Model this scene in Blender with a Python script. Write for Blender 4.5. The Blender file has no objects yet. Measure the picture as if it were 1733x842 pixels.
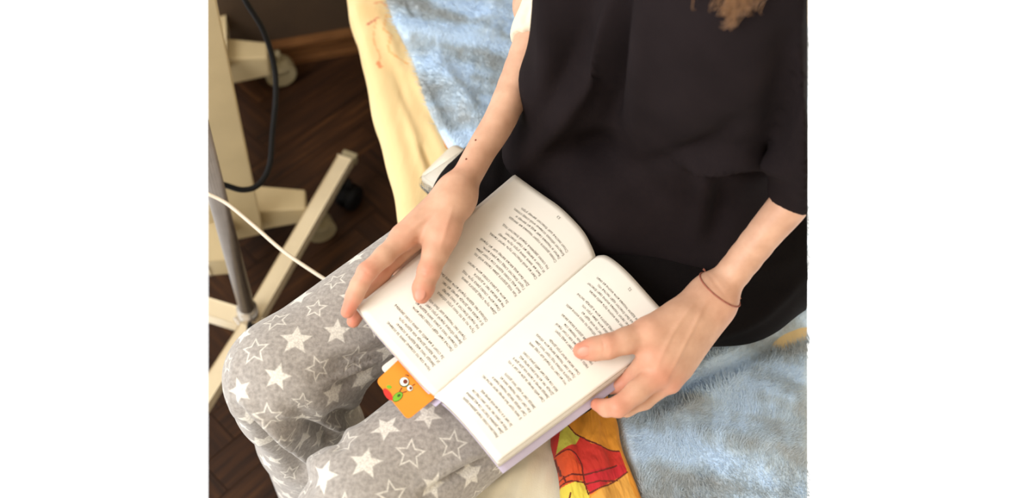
import bpy, bmesh, math, random
import numpy as np
from mathutils import Vector, Matrix
from mathutils.bvhtree import BVHTree
random.seed(4); np.random.seed(4)
scene = bpy.context.scene
COL = scene.collection

# ---------------------------------------------------------------- camera, world, light, exposure
F = 1500.0; CX, CY = 866.5, 421.0; H = 1.42
_n = np.array([650 - CX, -(1400 - CY), -F]); _n /= np.linalg.norm(_n)
_u = -_n
_f = np.array([0, 0, -1.0]) - _u * (np.array([0, 0, -1.0]) @ _u); _f /= np.linalg.norm(_f)
R = np.array([np.cross(_f, _u), _f, _u])          # rows: world axes written in camera axes
cam = bpy.data.cameras.new('camera'); camo = bpy.data.objects.new('camera', cam); COL.objects.link(camo)
camo.matrix_world = Matrix.Translation((0, 0, H)) @ Matrix([list(r) for r in R]).to_4x4()
cam.sensor_width = 36; cam.lens = F / 1733 * 36; cam.clip_start = 0.02
cam.dof.use_dof = True; cam.dof.focus_distance = 0.92; cam.dof.aperture_fstop = 3.2
scene.camera = camo

world = bpy.data.worlds.new('room_light'); scene.world = world; world.use_nodes = True
bg = world.node_tree.nodes['Background']; bg.inputs[0].default_value = (1, 1, 1, 1); bg.inputs[1].default_value = 1.55

wl = bpy.data.lights.new('window_light', 'AREA'); wl.shape = 'RECTANGLE'; wl.size = 1.5; wl.size_y = 1.3
wl.energy = 75; wl.color = (0.97, 0.98, 1.0)
wlo = bpy.data.objects.new('window_light', wl); COL.objects.link(wlo)
wlo.location = (-1.5, -0.7, 2.3)
wlo.rotation_euler = (Vector((0.05, 0.5, 0.6)) - Vector(wlo.location)).to_track_quat('-Z', 'Y').to_euler()
vs = scene.view_settings
vs.view_transform = 'Standard'; vs.look = 'None'; vs.exposure = 0.0; vs.gamma = 1.0; vs.use_curve_mapping = False

# ---------------------------------------------------------------- helpers
def at(px, py, z):
    r = R @ np.array([px - CX, -(py - CY), -F])
    return np.array([0, 0, H]) + r * ((z - H) / r[2])
def ray(px, py):
    r = R @ np.array([px - CX, -(py - CY), -F]); return Vector(r / np.linalg.norm(r))
CAMP = Vector((0, 0, H))
def srgb(r, g, b):
    f = lambda c: ((c / 255 + .055) / 1.055) ** 2.4 if c > 10 else c / 255 / 12.92
    return (f(r), f(g), f(b), 1)
# the modelled part of the room ends at these two upright-ish planes (point, outward normal)
LIMITS = [((0, 0, H), tuple(-(R @ np.array([F, 0, 352 - CX])))), ((0, 0, H), tuple(R @ np.array([F, 0, 1366 - CX])))]

def link(me, name, mat=None, parent=None):
    o = bpy.data.objects.new(name, me); COL.objects.link(o)
    if mat is not None and not me.materials: me.materials.append(mat)
    if parent is not None: o.parent = parent
    return o
def smooth(me):
    me.polygons.foreach_set('use_smooth', [True] * len(me.polygons)); me.update()
def mesh(name, vs_, fs, mat=None, parent=None, sm=False):
    me = bpy.data.meshes.new(name); me.from_pydata([tuple(v) for v in vs_], [], [tuple(f) for f in fs]); me.update()
    if sm: smooth(me)
    return link(me, name, mat, parent)
def from_bm(name, bm, mat=None, parent=None, sm=False):
    me = bpy.data.meshes.new(name); bm.to_mesh(me); bm.free()
    if sm: smooth(me)
    return link(me, name, mat, parent)
def tag(o, label=None, cat=None, group=None, kind=None):
    if label: o['label'] = label
    if cat: o['category'] = cat
    if group: o['group'] = group
    if kind: o['kind'] = kind
    return o
def empty(name, loc=(0, 0, 0)):
    o = bpy.data.objects.new(name, None); COL.objects.link(o); o.location = tuple(loc); o.empty_display_size = .05
    return o
def adopt(parent, *objs):
    bpy.context.view_layer.update()
    for o in objs:
        o.parent = parent; o.matrix_parent_inverse = Matrix.Translation(-Vector(parent.location))
def clip(o, which=(0, 1)):
    """end a piece at the limit of the modelled part of the room"""
    mw = Matrix.Translation(o.location) if o.type == 'MESH' else None
    bm = bmesh.new(); bm.from_mesh(o.data)
    for i in which:
        p, n = LIMITS[i]
        g = bm.verts[:] + bm.edges[:] + bm.faces[:]
        r = bmesh.ops.bisect_plane(bm, geom=g, plane_co=Vector(p), plane_no=Vector(n), clear_outer=True)
        ed = [e for e in r['geom_cut'] if isinstance(e, bmesh.types.BMEdge) and e.is_boundary]
        if ed and len(ed) < 4000:
            try: bmesh.ops.holes_fill(bm, edges=ed, sides=0)
            except Exception: pass
    bm.to_mesh(o.data); bm.free(); return o
def box_bm(bm, c, half, rot=None, bev=0.0, taper=None):
    r = bmesh.ops.create_cube(bm, size=2)
    vsx = r['verts']
    for v in vsx:
        x, y, z = v.co
        k = 1 if not taper or x < 0 else taper
        co = Vector((x * half[0], y * half[1] * k, z * half[2] * k))
        v.co = (rot @ co if rot else co) + Vector(c)
    if bev:
        es = list({e for v in vsx for e in v.link_edges})
        bmesh.ops.bevel(bm, geom=es, offset=bev, segments=2, affect='EDGES', profile=.5)
def axes(x, up=(0, 0, 1)):
    x = Vector(x).normalized(); y = Vector(up).cross(x).normalized(); z = x.cross(y)
    return Matrix((x, y, z)).transposed()
def catmull(pts, n=8):
    P = [np.array(p, float) for p in pts]; P = [2 * P[0] - P[1]] + P + [2 * P[-1] - P[-2]]; out = []
    for i in range(1, len(P) - 2):
        for k in range(n):
            t = k / n
            out.append(.5 * (2 * P[i] + (P[i + 1] - P[i - 1]) * t + (2 * P[i - 1] - 5 * P[i] + 4 * P[i + 1] - P[i + 2]) * t * t
                       + (-P[i - 1] + 3 * P[i] - 3 * P[i + 1] + P[i + 2]) * t ** 3))
    out.append(P[-2]); return out
def tube_data(pts, rad, seg=10, closed=False):
    pts = [Vector(p) for p in pts]; n = len(pts); vs_ = []; fs = []
    nrm = None
    for i, p in enumerate(pts):
        t = (pts[(i + 1) % n] - pts[i - 1]) if closed else (pts[min(i + 1, n - 1)] - pts[max(i - 1, 0)])
        t.normalize()
        if nrm is None: nrm = t.orthogonal().normalized()
        nrm = (nrm - t * nrm.dot(t)).normalized(); b = t.cross(nrm)
        r = rad[i] if hasattr(rad, '__len__') else rad
        for k in range(seg):
            a = 2 * math.pi * k / seg; vs_.append(p + (nrm * math.cos(a) + b * math.sin(a)) * r)
    for i in range(n if closed else n - 1):
        for k in range(seg):
            a = i * seg + k; b_ = i * seg + (k + 1) % seg; c = ((i + 1) % n) * seg
            fs.append((a, b_, c + (k + 1) % seg, c + k))
    if not closed:
        fs.append(tuple(range(seg))[::-1]); fs.append(tuple((n - 1) * seg + k for k in range(seg)))
    return vs_, fs
def tube(name, pts, rad, mat, parent=None, seg=10, closed=False):
    v, f = tube_data(pts, rad, seg, closed); return mesh(name, v, f, mat, parent, True)

# ---------------------------------------------------------------- materials
class NT:
    def __init__(s, name):
        s.m = bpy.data.materials.new(name); s.m.use_nodes = True; s.t = s.m.node_tree; s.p = s.t.nodes['Principled BSDF']
    def n(s, typ, **kw):
        nd = s.t.nodes.new(typ)
        for k, v in kw.items(): setattr(nd, k, v)
        return nd
    def l(s, a, b): s.t.links.new(a, b)
    def val(s, sock, v):
        if hasattr(v, 'is_output') or isinstance(v, bpy.types.NodeSocket): s.l(v, sock)
        else: sock.default_value = v
    def math(s, op, a, b=0.0, c=None, clamp=False):
        nd = s.n('ShaderNodeMath', operation=op, use_clamp=clamp); s.val(nd.inputs[0], a); s.val(nd.inputs[1], b)
        if c is not None: s.val(nd.inputs[2], c)
        return nd.outputs[0]
    def noise(s, scale, detail=3, vec=None, rough=.5):
        nd = s.n('ShaderNodeTexNoise'); nd.inputs['Scale'].default_value = scale; nd.inputs['Detail'].default_value = detail
        nd.inputs['Roughness'].default_value = rough
        if vec is not None: s.l(vec, nd.inputs['Vector'])
        return nd.outputs['Fac']
    def obj(s): return s.n('ShaderNodeTexCoord').outputs['Object']
    def scaled(s, vec, sc, rot=(0, 0, 0)):
        mp = s.n('ShaderNodeMapping'); s.l(vec, mp.inputs[0]); mp.inputs['Scale'].default_value = sc; mp.inputs['Rotation'].default_value = rot
        return mp.outputs[0]
    def ramp(s, fac, stops):
        r = s.n('ShaderNodeValToRGB'); s.l(fac, r.inputs[0]); e = r.color_ramp.elements
        while len(e) < len(stops): e.new(.5)
        for i, (p, c) in enumerate(stops): e[i].position = p; e[i].color = c
        return r.outputs[0]
    def mix(s, fac, a, b, mode='MIX'):
        m = s.n('ShaderNodeMix', data_type='RGBA', blend_type=mode); s.val(m.inputs[0], fac); s.val(m.inputs[6], a); s.val(m.inputs[7], b)
        return m.outputs[2]
    def bump(s, h, dist=.001, st=.5):
        b = s.n('ShaderNodeBump'); b.inputs['Distance'].default_value = dist; b.inputs['Strength'].default_value = st; s.l(h, b.inputs['Height'])
        s.l(b.outputs[0], s.p.inputs['Normal'])
    def base(s, c): s.val(s.p.inputs['Base Color'], c)
    def set(s, **kw):
        for k, v in kw.items(): s.p.inputs[k.replace('_', ' ')].default_value = v
        return s
def plain(name, c, rough=.6, nscale=40, var=.08, metal=0, bump=0.0, **kw):
    t = NT(name); f = t.noise(nscale, 4, t.obj())
    d = tuple(x * (1 - var) for x in c[:3]) + (1,); e = tuple(min(1, x * (1 + var)) for x in c[:3]) + (1,)
    t.base(t.ramp(f, [(.3, d), (.7, e)])); t.p.inputs['Roughness'].default_value = rough; t.p.inputs['Metallic'].default_value = metal
    if bump: t.bump(f, bump, .5)
    t.set(**kw); return t.m

M_floor = NT('dark_oak')
_v = M_floor.n('ShaderNodeAttribute', attribute_name='grain').outputs['Vector']
_g = M_floor.noise(1.0, 5, M_floor.scaled(_v, (6, 90, 1)), .6); _h = M_floor.n('ShaderNodeObjectInfo').outputs['Random']
_c = M_floor.ramp(_g, [(.3, srgb(26, 12, 4)), (.55, srgb(56, 32, 13)), (.75, srgb(84, 52, 24))])
M_floor.base(M_floor.mix(M_floor.math('MULTIPLY', _h, .5), _c, srgb(34, 17, 8))); M_floor.set(Roughness=.6, Specular_IOR_Level=.2); M_floor.bump(_g, .0006, .5); M_floor = M_floor.m
M_gap = plain('floor_joint', srgb(18, 11, 7), .8)
M_wall = plain('shade_darkened_wallpaper', srgb(62, 45, 27), .85, 12, .12, bump=.0005)  # shade on the wall is put into this darker base colour
M_base = NT('varnished_wood'); _g = M_base.noise(8, 4, M_base.scaled(M_base.obj(), (2, 2, 40)))
M_base.base(M_base.ramp(_g, [(.3, srgb(92, 58, 30)), (.7, srgb(122, 82, 46))])); M_base.set(Roughness=.45); M_base = M_base.m
M_cream = plain('cream_laminate', srgb(186, 168, 130), .45, 15, .05)
M_cream2 = plain('cream_plastic', srgb(150, 138, 108), .4, 15, .05)
M_tube = plain('cream_painted_steel', srgb(212, 196, 164), .4, 20, .04)
M_steel = plain('grey_steel', srgb(128, 116, 104), .38, 60, .08, metal=.75)
M_chrome = plain('polished_steel', srgb(200, 192, 180), .25, 60, .06, metal=.9)
M_black = plain('black_rubber', srgb(15, 14, 14), .6, 50, .1, Specular_IOR_Level=.15)
M_brass = plain('brass', srgb(170, 120, 60), .4, 50, .1, metal=.6)
M_cordw = plain('beige_cord', srgb(214, 200, 180), .5, 50, .04)

# cloth prints come from a colour attribute painted on the mesh
def sheet_mat():
    t = NT('printed_cotton'); a = t.n('ShaderNodeAttribute', attribute_name='print').outputs['Color']
    o = t.obj(); w = t.noise(700, 2, t.scaled(o, (1, 1, 1))); f = t.noise(26, 4, t.scaled(o, (2.5, .5, 1), (0, 0, .44)))
    v = t.noise(9, 3, o)
    c = t.mix(.25, a, t.ramp(v, [(.3, (.75, .72, .66, 1)), (.7, (1, 1, 1, 1))]), 'MULTIPLY')
    t.base(c); t.set(Roughness=.85); t.p.inputs['Sheen Weight'].default_value = .1
    h = t.math('ADD', t.math('MULTIPLY', w, .08), f); t.bump(h, .003, .6); return t.m
M_sheet = sheet_mat()
def fleece(name, st):
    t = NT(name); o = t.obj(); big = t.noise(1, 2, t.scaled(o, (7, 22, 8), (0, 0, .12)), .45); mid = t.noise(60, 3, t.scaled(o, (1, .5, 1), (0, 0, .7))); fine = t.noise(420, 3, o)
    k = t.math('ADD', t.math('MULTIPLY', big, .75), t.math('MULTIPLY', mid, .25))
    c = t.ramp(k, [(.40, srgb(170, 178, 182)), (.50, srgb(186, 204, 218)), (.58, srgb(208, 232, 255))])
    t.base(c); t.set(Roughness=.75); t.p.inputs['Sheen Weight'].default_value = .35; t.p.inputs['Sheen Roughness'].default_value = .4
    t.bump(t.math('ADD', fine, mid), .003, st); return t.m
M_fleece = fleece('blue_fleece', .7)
def cloth(name, c, rough=.9, weave=900, fuzz=.15, var=.15):
    t = NT(name); o = t.obj(); w = t.noise(weave, 2, o); b = t.noise(18, 4, o)
    d = tuple(x * (1 - var) for x in c[:3]) + (1,); e = tuple(x * (1 + var) for x in c[:3]) + (1,)
    t.base(t.ramp(b, [(.3, d), (.7, e)])); t.set(Roughness=rough); t.p.inputs['Sheen Weight'].default_value = fuzz
    t.p.inputs['Specular IOR Level'].default_value = .06
    t.bump(w, .0006, .4); return t.m
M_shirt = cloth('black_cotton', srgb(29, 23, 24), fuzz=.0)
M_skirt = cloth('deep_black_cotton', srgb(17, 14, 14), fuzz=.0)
M_tee = cloth('cream_cotton', srgb(232, 214, 190), fuzz=.1)

def star_mat():
    t = NT('grey_star_jersey')
    uv = t.n('ShaderNodeAttribute', attribute_name='leg_uv').outputs['Vector']
    wob = t.n('ShaderNodeTexNoise'); wob.inputs['Scale'].default_value = 30; wob.inputs['Detail'].default_value = 1
    t.l(t.obj(), wob.inputs['Vector'])
    sx = t.n('ShaderNodeSeparateXYZ'); t.l(uv, sx.inputs[0])
    P = 0.039
    row = t.math('FLOOR', t.math('DIVIDE', sx.outputs[1], P * .92))
    odd = t.math('MODULO', t.math('ABSOLUTE', row), 2.0)
    uu = t.math('ADD', t.math('DIVIDE', sx.outputs[0], P), t.math('MULTIPLY', odd, .5))
    fx = t.math('SUBTRACT', t.math('FRACT', uu), .5); colm = t.math('FLOOR', uu)
    fy = t.math('SUBTRACT', t.math('FRACT', t.math('DIVIDE', sx.outputs[1], P * .92)), .5)
    rnd = t.n('ShaderNodeTexWhiteNoise', noise_dimensions='2D'); cv = t.n('ShaderNodeCombineXYZ'); t.l(colm, cv.inputs[0]); t.l(row, cv.inputs[1]); t.l(cv.outputs[0], rnd.inputs['Vector'])
    ang0 = t.math('MULTIPLY', rnd.outputs['Value'], 6.283)
    ang = t.math('ADD', t.math('ADD', t.math('ARCTAN2', fy, fx), ang0), 31.4159)
    s5 = 2 * math.pi / 5
    fold = t.math('ABSOLUTE', t.math('SUBTRACT', t.math('MODULO', ang, s5), s5 / 2))   # pi/5 at a tip .. 0 in a notch
    r = t.math('SQRT', t.math('ADD', t.math('MULTIPLY', fx, fx), t.math('MULTIPLY', fy, fy)))
    # star edge runs from notch (angle 0, r=q) to tip (angle pi/5, r=1)
    q = .46; tip = (math.cos(math.pi / 5), math.sin(math.pi / 5)); d = (tip[0] - q, tip[1]); L = math.hypot(*d); nx, ny = d[1] / L, -d[0] / L
    px_ = t.math('MULTIPLY', r, t.math('COSINE', fold)); py_ = t.math('MULTIPLY', r, t.math('SINE', fold))
    e = t.math('ADD', t.math('MULTIPLY', px_, nx), t.math('MULTIPLY', py_, ny))     # compare with size*q*nx
    size = t.math('ADD', t.math('MULTIPLY', t.math('FRACT', t.math('MULTIPLY', rnd.outputs['Value'], 7.3)), .10), .36)
    sd = t.math('SUBTRACT', e, t.math('MULTIPLY', size, q * nx))
    fill = t.math('SUBTRACT', .5, t.math('MULTIPLY', sd, 26), clamp=True)
    line = t.math('SUBTRACT', 1.0, t.math('MULTIPLY', t.math('ABSOLUTE', t.math('ADD', sd, .025)), 30), clamp=True)
    isf = t.math('LESS_THAN', t.math('MODULO', t.math('ABSOLUTE', t.math('ADD', colm, 100.0)), 2.0), .5)
    st = t.math('ADD', t.math('MULTIPLY', isf, fill), t.math('MULTIPLY', t.math('SUBTRACT', 1.0, isf), line), clamp=True)
    o = t.obj(); fine = t.noise(500, 3, t.scaled(o, (1, 1, 1))); st = t.math('MULTIPLY', st, t.math('ADD', t.math('MULTIPLY', fine, 1.5), .05), clamp=True)
    m = t.noise(260, 3, o); g = t.ramp(m, [(.3, srgb(138, 132, 126)), (.7, srgb(170, 163, 156))])
    t.base(t.mix(st, g, srgb(224, 219, 208))); t.set(Roughness=.9); t.p.inputs['Sheen Weight'].default_value = .2
    t.bump(fine, .0008, .5); return t.m
M_star = star_mat()

def skin_mat():
    t = NT('skin'); o = t.obj(); n1 = t.noise(55, 4, o); n2 = t.noise(900, 2, o)
    red = t.n('ShaderNodeAttribute', attribute_name='flush').outputs['Fac']
    base = t.ramp(n1, [(.3, srgb(190, 146, 119)), (.7, srgb(208, 165, 138))])
    c = t.mix(red, base, srgb(204, 124, 100))
    t.base(c); t.set(Roughness=.5); t.p.inputs['Subsurface Weight'].default_value = .12
    t.p.inputs['Subsurface Radius'].default_value = (.012, .005, .003); t.p.inputs['Subsurface Scale'].default_value = .5
    t.p.inputs['Specular IOR Level'].default_value = .35
    t.bump(n2, .0002, .4); return t.m
M_skin = skin_mat()
M_nail = plain('nail', srgb(204, 140, 118), .45, 200, .04)
M_page = plain('page_paper', srgb(240, 234, 224), .75, 30, .015)
M_edge = plain('page_edges', srgb(206, 198, 184), .8, 200, .06)
M_lilac = plain('lilac_card', srgb(190, 180, 200), .5, 40, .05)
M_ink = plain('printing_ink', srgb(92, 87, 76), .8, 100, .1)
M_orange = plain('orange_card', srgb(240, 146, 40), .45, 40, .03)
M_white = plain('white_print', srgb(245, 242, 232), .5)
M_brown = plain('brown_print', srgb(120, 52, 30), .5)
M_red = plain('red_print', srgb(214, 48, 40), .5)
M_green = plain('green_print', srgb(120, 180, 40), .5)
M_dkgreen = plain('dark_green_print', srgb(50, 90, 30), .5)
M_thread = plain('brown_thread', srgb(150, 88, 70), .8, 300, .2)
M_tablet = plain('white_plastic', srgb(226, 216, 198), .3, 20, .03)
def clear_mat():
    t = NT('clear_plastic'); f = t.noise(20, 2, t.obj()); t.base(t.ramp(f, [(0, (.9, .93, .95, 1)), (1, (1, 1, 1, 1))])); t.set(Roughness=.08)
    t.p.inputs['Transmission Weight'].default_value = 1.0; t.p.inputs['IOR'].default_value = 1.2; return t.m
M_clear = clear_mat()
def hair_mat():
    t = NT('hair'); f = t.noise(300, 2, t.obj()); t.base(t.ramp(f, [(.2, srgb(92, 62, 38)), (.8, srgb(168, 124, 82))])); t.set(Roughness=.4); return t.m
M_hair = hair_mat()

# ---------------------------------------------------------------- implicit surfaces (smooth-blended limbs and cloth)
class Field:
    def __init__(s, lo, hi, h):
        s.h = h; s.lo = np.array(lo, np.float32); s.n = np.ceil((np.array(hi) - np.array(lo)) / h).astype(int) + 1
        s.ax = [s.lo[i] + h * np.arange(s.n[i], dtype=np.float32) for i in range(3)]
        s.v = np.full(s.n, .2, np.float32)
    def box(s, lo, hi):
        a = np.clip(np.floor((np.array(lo) - s.lo) / s.h).astype(int), 0, s.n); b = np.clip(np.ceil((np.array(hi) - s.lo) / s.h).astype(int) + 1, 0, s.n)
        return tuple(slice(int(a[i]), int(b[i])) for i in range(3))
    def cone(s, a, b, ra, rb, k=.01, flat=None, q=1.0, v=None, sub=False):
        """tapered capsule a-b; flat = direction squeezed to q of the radius; k = blend size"""
        v = s.v if v is None else v
        a = np.array(a, np.float32); b = np.array(b, np.float32); m = max(ra, rb) + 2 * k + .012
        sl = s.box(np.minimum(a, b) - m, np.maximum(a, b) + m)
        if any(x.stop <= x.start for x in sl): return
        X = s.ax[0][sl[0]][:, None, None]; Y = s.ax[1][sl[1]][None, :, None]; Z = s.ax[2][sl[2]][None, None, :]
        d = b - a; L2 = float(d @ d) + 1e-12
        t = np.clip(((X - a[0]) * d[0] + (Y - a[1]) * d[1] + (Z - a[2]) * d[2]) / L2, 0, 1)
        dx = X - a[0] - t * d[0]; dy = Y - a[1] - t * d[1]; dz = Z - a[2] - t * d[2]
        sq = dx * dx + dy * dy + dz * dz
        if flat is not None:
            f = np.array(flat, np.float32); f /= np.linalg.norm(f); c = dx * f[0] + dy * f[1] + dz * f[2]
            sq = sq + c * c * (1 / q ** 2 - 1)
        dist = np.sqrt(sq) - (ra + (rb - ra) * t)
        w = v[sl]
        if sub:
            dist = -dist; hh = np.maximum(k - np.abs(w - dist), 0) / k; v[sl] = np.maximum(w, dist) + hh * hh * k * .25
        else:
            hh = np.maximum(k - np.abs(w - dist), 0) / k; v[sl] = np.minimum(w, dist) - hh * hh * k * .25
    def chain(s, pts, rads, k=.006, flat=None, q=1.0, join=None):
        """a limb as its own field, then blended into the whole with join"""
        tmp = np.full(s.n, .2, np.float32)
        for i in range(len(pts) - 1): s.cone(pts[i], pts[i + 1], rads[i], rads[i + 1], k, flat, q, tmp)
        j = k if join is None else join
        hh = np.maximum(j - np.abs(s.v - tmp), 0) / j; s.v = np.minimum(s.v, tmp) - hh * hh * j * .25
    def keep(s, p, n):
        """cut away what lies on the n side of the plane"""
        n = np.array(n, float); n /= np.linalg.norm(n)
        X = s.ax[0][:, None, None]; Y = s.ax[1][None, :, None]; Z = s.ax[2][None, None, :]
        s.v = np.maximum(s.v, ((X - p[0]) * n[0] + (Y - p[1]) * n[1] + (Z - p[2]) * n[2]).astype(np.float32))
    def net(s):
        v = s.v; v[0] = v[-1] = .2; v[:, 0] = v[:, -1] = .2; v[:, :, 0] = v[:, :, -1] = .2
        ins = v < 0; nx, ny, nz = v.shape
        c = np.zeros((nx - 1, ny - 1, nz - 1), np.int8)
        for i in (0, 1):
            for j in (0, 1):
                for k in (0, 1): c += ins[i:nx - 1 + i, j:ny - 1 + j, k:nz - 1 + k]
        I, J, K = np.nonzero((c > 0) & (c < 8)); idx = np.full(c.shape, -1, np.int32); idx[I, J, K] = np.arange(len(I))
        acc = np.zeros((len(I), 3)); cnt = np.zeros(len(I))
        cs = [(i, j, k) for i in (0, 1) for j in (0, 1) for k in (0, 1)]
        for a in cs:
            for d in range(3):
                if a[d]: continue
                b = list(a); b[d] = 1
                va = v[I + a[0], J + a[1], K + a[2]]; vb = v[I + b[0], J + b[1], K + b[2]]; m = (va < 0) != (vb < 0)
                t = np.where(m, va / np.where(m, va - vb, 1), 0)
                p = np.tile(np.array(a, float), (len(I), 1)); p[:, d] += t
                acc[m] += p[m]; cnt[m] += 1
        P = (acc / cnt[:, None] + np.stack([I, J, K], 1)) * s.h + s.lo
        quads = []
        for d in range(3):
            A = [slice(1, -1)] * 3; A[d] = slice(0, -1); B = [slice(1, -1)] * 3; B[d] = slice(1, None)
            ia = ins[tuple(A)]; ib = ins[tuple(B)]; e1, e2 = (d + 1) % 3, (d + 2) % 3
            for flip, m in ((False, ia & ~ib), (True, ~ia & ib)):
                g = list(np.nonzero(m)); 
                for q_ in range(3):
                    if q_ != d: g[q_] = g[q_] + 1
                def cell(o1, o2):
                    h = [x.copy() for x in g]; h[e1] -= o1; h[e2] -= o2; return idx[h[0], h[1], h[2]]
                qd = np.stack([cell(1, 1), cell(0, 1), cell(0, 0), cell(1, 0)], 1)
                quads.append(qd[:, ::-1] if flip else qd)
        return P, np.concatenate(quads)
def np_mesh(name, P, Q, mat, parent=None):
    me = bpy.data.meshes.new(name); me.vertices.add(len(P)); me.vertices.foreach_set('co', P.astype(np.float32).ravel())
    me.loops.add(Q.size); me.loops.foreach_set('vertex_index', Q.astype(np.int32).ravel())
    me.polygons.add(len(Q)); me.polygons.foreach_set('loop_start', np.arange(0, Q.size, Q.shape[1], dtype=np.int32))
    me.update(calc_edges=True); smooth(me)
    return link(me, name, mat, parent)
def normals(me):
    n = np.empty(len(me.vertices) * 3, np.float32); me.vertices.foreach_get('normal', n); return n.reshape(-1, 3)
def coords(me):
    n = np.empty(len(me.vertices) * 3, np.float32); me.vertices.foreach_get('co', n); return n.reshape(-1, 3)
def seg_dist(P, line):
    best = np.full(len(P), 9.0); bt = np.zeros(len(P)); n = len(line) - 1
    for i in range(n):
        a = np.array(line[i]); d = np.array(line[i + 1]) - a
        t = np.clip(((P - a) @ d) / (d @ d + 1e-12), 0, 1); r = np.linalg.norm(P - a - t[:, None] * d, axis=1)
        m = r < best; best[m] = r[m]; bt[m] = (i + t[m]) / n
    return best, bt
def folds(o, specs, default_z):
    """raise or sink soft creases along lines laid over the surface of o: (pixels, width, height)"""
    me = o.data; P = coords(me).astype(float); N = normals(me).astype(float)
    T = BVHTree.FromPolygons([tuple(p) for p in P], [tuple(q.vertices) for q in me.polygons])
    off = np.zeros(len(P))
    for pts, w, amp in specs:
        L = []
        for (x, y) in catmull(pts, 4):
            h = T.ray_cast(CAMP, ray(x, y))[0]
            if h is not None: L.append(np.array(h))
        if len(L) < 2: continue
        d, t = seg_dist(P, L); env = np.sin(np.pi * np.clip(t * .9 + .05, 0, 1)) ** .6
        off += amp * np.exp(-(d / w) ** 2) * env
    P = P + N * off[:, None]
    me.vertices.foreach_set('co', P.astype(np.float32).ravel()); me.update()
def attr(me, name, kind, data):
    a = me.attributes.new(name, kind, 'POINT'); key = {'FLOAT': 'value', 'FLOAT_VECTOR': 'vector', 'FLOAT_COLOR': 'color'}[kind]
    a.data.foreach_set(key, np.asarray(data, np.float32).ravel())
def vnoise(x, y, seed=0, oct=3):
    """smooth value noise for cloth relief"""
    r = np.random.RandomState(seed); tot = 0; a = 1.0
    for o in range(oct):
        T = r.rand(64, 64); xi = np.floor(x).astype(int); yi = np.floor(y).astype(int); fx = x - xi; fy = y - yi
        fx = fx * fx * (3 - 2 * fx); fy = fy * fy * (3 - 2 * fy)
        g = lambda i, j: T[i % 64, j % 64]
        tot = tot + a * ((g(xi, yi) * (1 - fx) + g(xi + 1, yi) * fx) * (1 - fy) + (g(xi, yi + 1) * (1 - fx) + g(xi + 1, yi + 1) * fx) * fy - .5)
        x = x * 2.03 + 7; y = y * 2.03 + 3; a *= .5
    return tot

# ---------------------------------------------------------------- the setting: floor, wall, baseboard
BED_O = np.array([-.15, .65]); BT = np.array([.428, -.904]); BN = np.array([.904, .428])    # bed edge: origin, along, inward
fl = mesh('floor', [(-1.2, -.2, -.03), (.6, -.2, -.03), (.6, 1.75, -.03), (-1.2, 1.75, -.03), (-1.2, -.2, -.006), (.6, -.2, -.006), (.6, 1.75, -.006), (-1.2, 1.75, -.006)],
          [(3, 2, 1, 0), (4, 5, 6, 7), (0, 1, 5, 4), (1, 2, 6, 5), (2, 3, 7, 6), (3, 0, 4, 7)], M_gap)
clip(fl); tag(fl, kind='structure')
W0 = np.array([-.546, 1.316]); WD = np.array([.85, .52]); WD /= np.linalg.norm(WD); WNn = np.array([-WD[1], WD[0]])   # wall foot, direction, away from the room
PL, PW = .30, .06
ang = math.radians(58)
ca, sa = math.cos(ang), math.sin(ang)
cnt = 0
for i in range(-22, 24):
    for j in range(-5, 6):
        for s in (0, 1):
            # herringbone
            ox = i * PW + j * PL; oy = i * PW - j * PL
            if s == 0: x0, y0, x1, y1 = ox, oy, ox + PL, oy + PW
            else: x0, y0, x1, y1 = ox, oy + PW, ox + PW, oy + PW + PL
            cx, cy = (x0 + x1) / 2, (y0 + y1) / 2
            wx, wy = -.45 + cx * ca - cy * sa, .8 + cx * sa + cy * ca
            d = np.array([wx, wy])
            side = (d - BED_O) @ BN; wallside = (d - W0) @ WNn
            l = np.array(LIMITS[0][1]); l /= np.linalg.norm(l)
            if side > .25 or wallside > .12 or (np.array([wx, wy, 0 - H]) @ l) > .14 or wy < .12 or cnt > 290: continue
            g = .0006; vsx = []
            dz = random.uniform(-.0005, .0005)
            for z in (-.006, dz):
                for (a, b) in ((x0 + g, y0 + g), (x1 - g, y0 + g), (x1 - g, y1 - g), (x0 + g, y1 - g)):
                    vsx.append((-.45 + a * ca - b * sa, .8 + a * sa + b * ca, z))
            pk = mesh('plank', vsx, [(4, 5, 6, 7), (0, 1, 5, 4), (1, 2, 6, 5), (2, 3, 7, 6), (3, 0, 4, 7)], M_floor)
            clip(pk, (0,))
            if not len(pk.data.polygons): bpy.data.objects.remove(pk); continue
            P = coords(pk.data); lx = (P[:, 0] + .45) * ca + (P[:, 1] - .8) * sa; ly = -(P[:, 0] + .45) * sa + (P[:, 1] - .8) * ca
            ph = cnt * 3.7
            attr(pk.data, 'grain', 'FLOAT_VECTOR', np.stack([(lx if s == 0 else ly) + ph, (ly if s == 0 else lx) + ph, lx * 0], 1))
            pk.parent = fl; cnt += 1
def wall_box(name, a, b, depth, z0, z1, mat, off=0.0):
    a2 = W0 + WD * a - WNn * off; b2 = W0 + WD * b - WNn * off; vsx = []
    for z in (z0, z1):
        for p in (a2, b2, b2 + WNn * depth, a2 + WNn * depth): vsx.append((p[0], p[1], z))
    o = mesh(name, vsx, [(3, 2, 1, 0), (4, 5, 6, 7), (0, 1, 5, 4), (1, 2, 6, 5), (2, 3, 7, 6), (3, 0, 4, 7)], mat); clip(o, (0,)); return o
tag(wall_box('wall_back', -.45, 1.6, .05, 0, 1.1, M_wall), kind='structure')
bb = wall_box('baseboard_back', -.45, 1.6, .02, .0, .055, M_base, .018); tag(bb, kind='structure')
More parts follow.
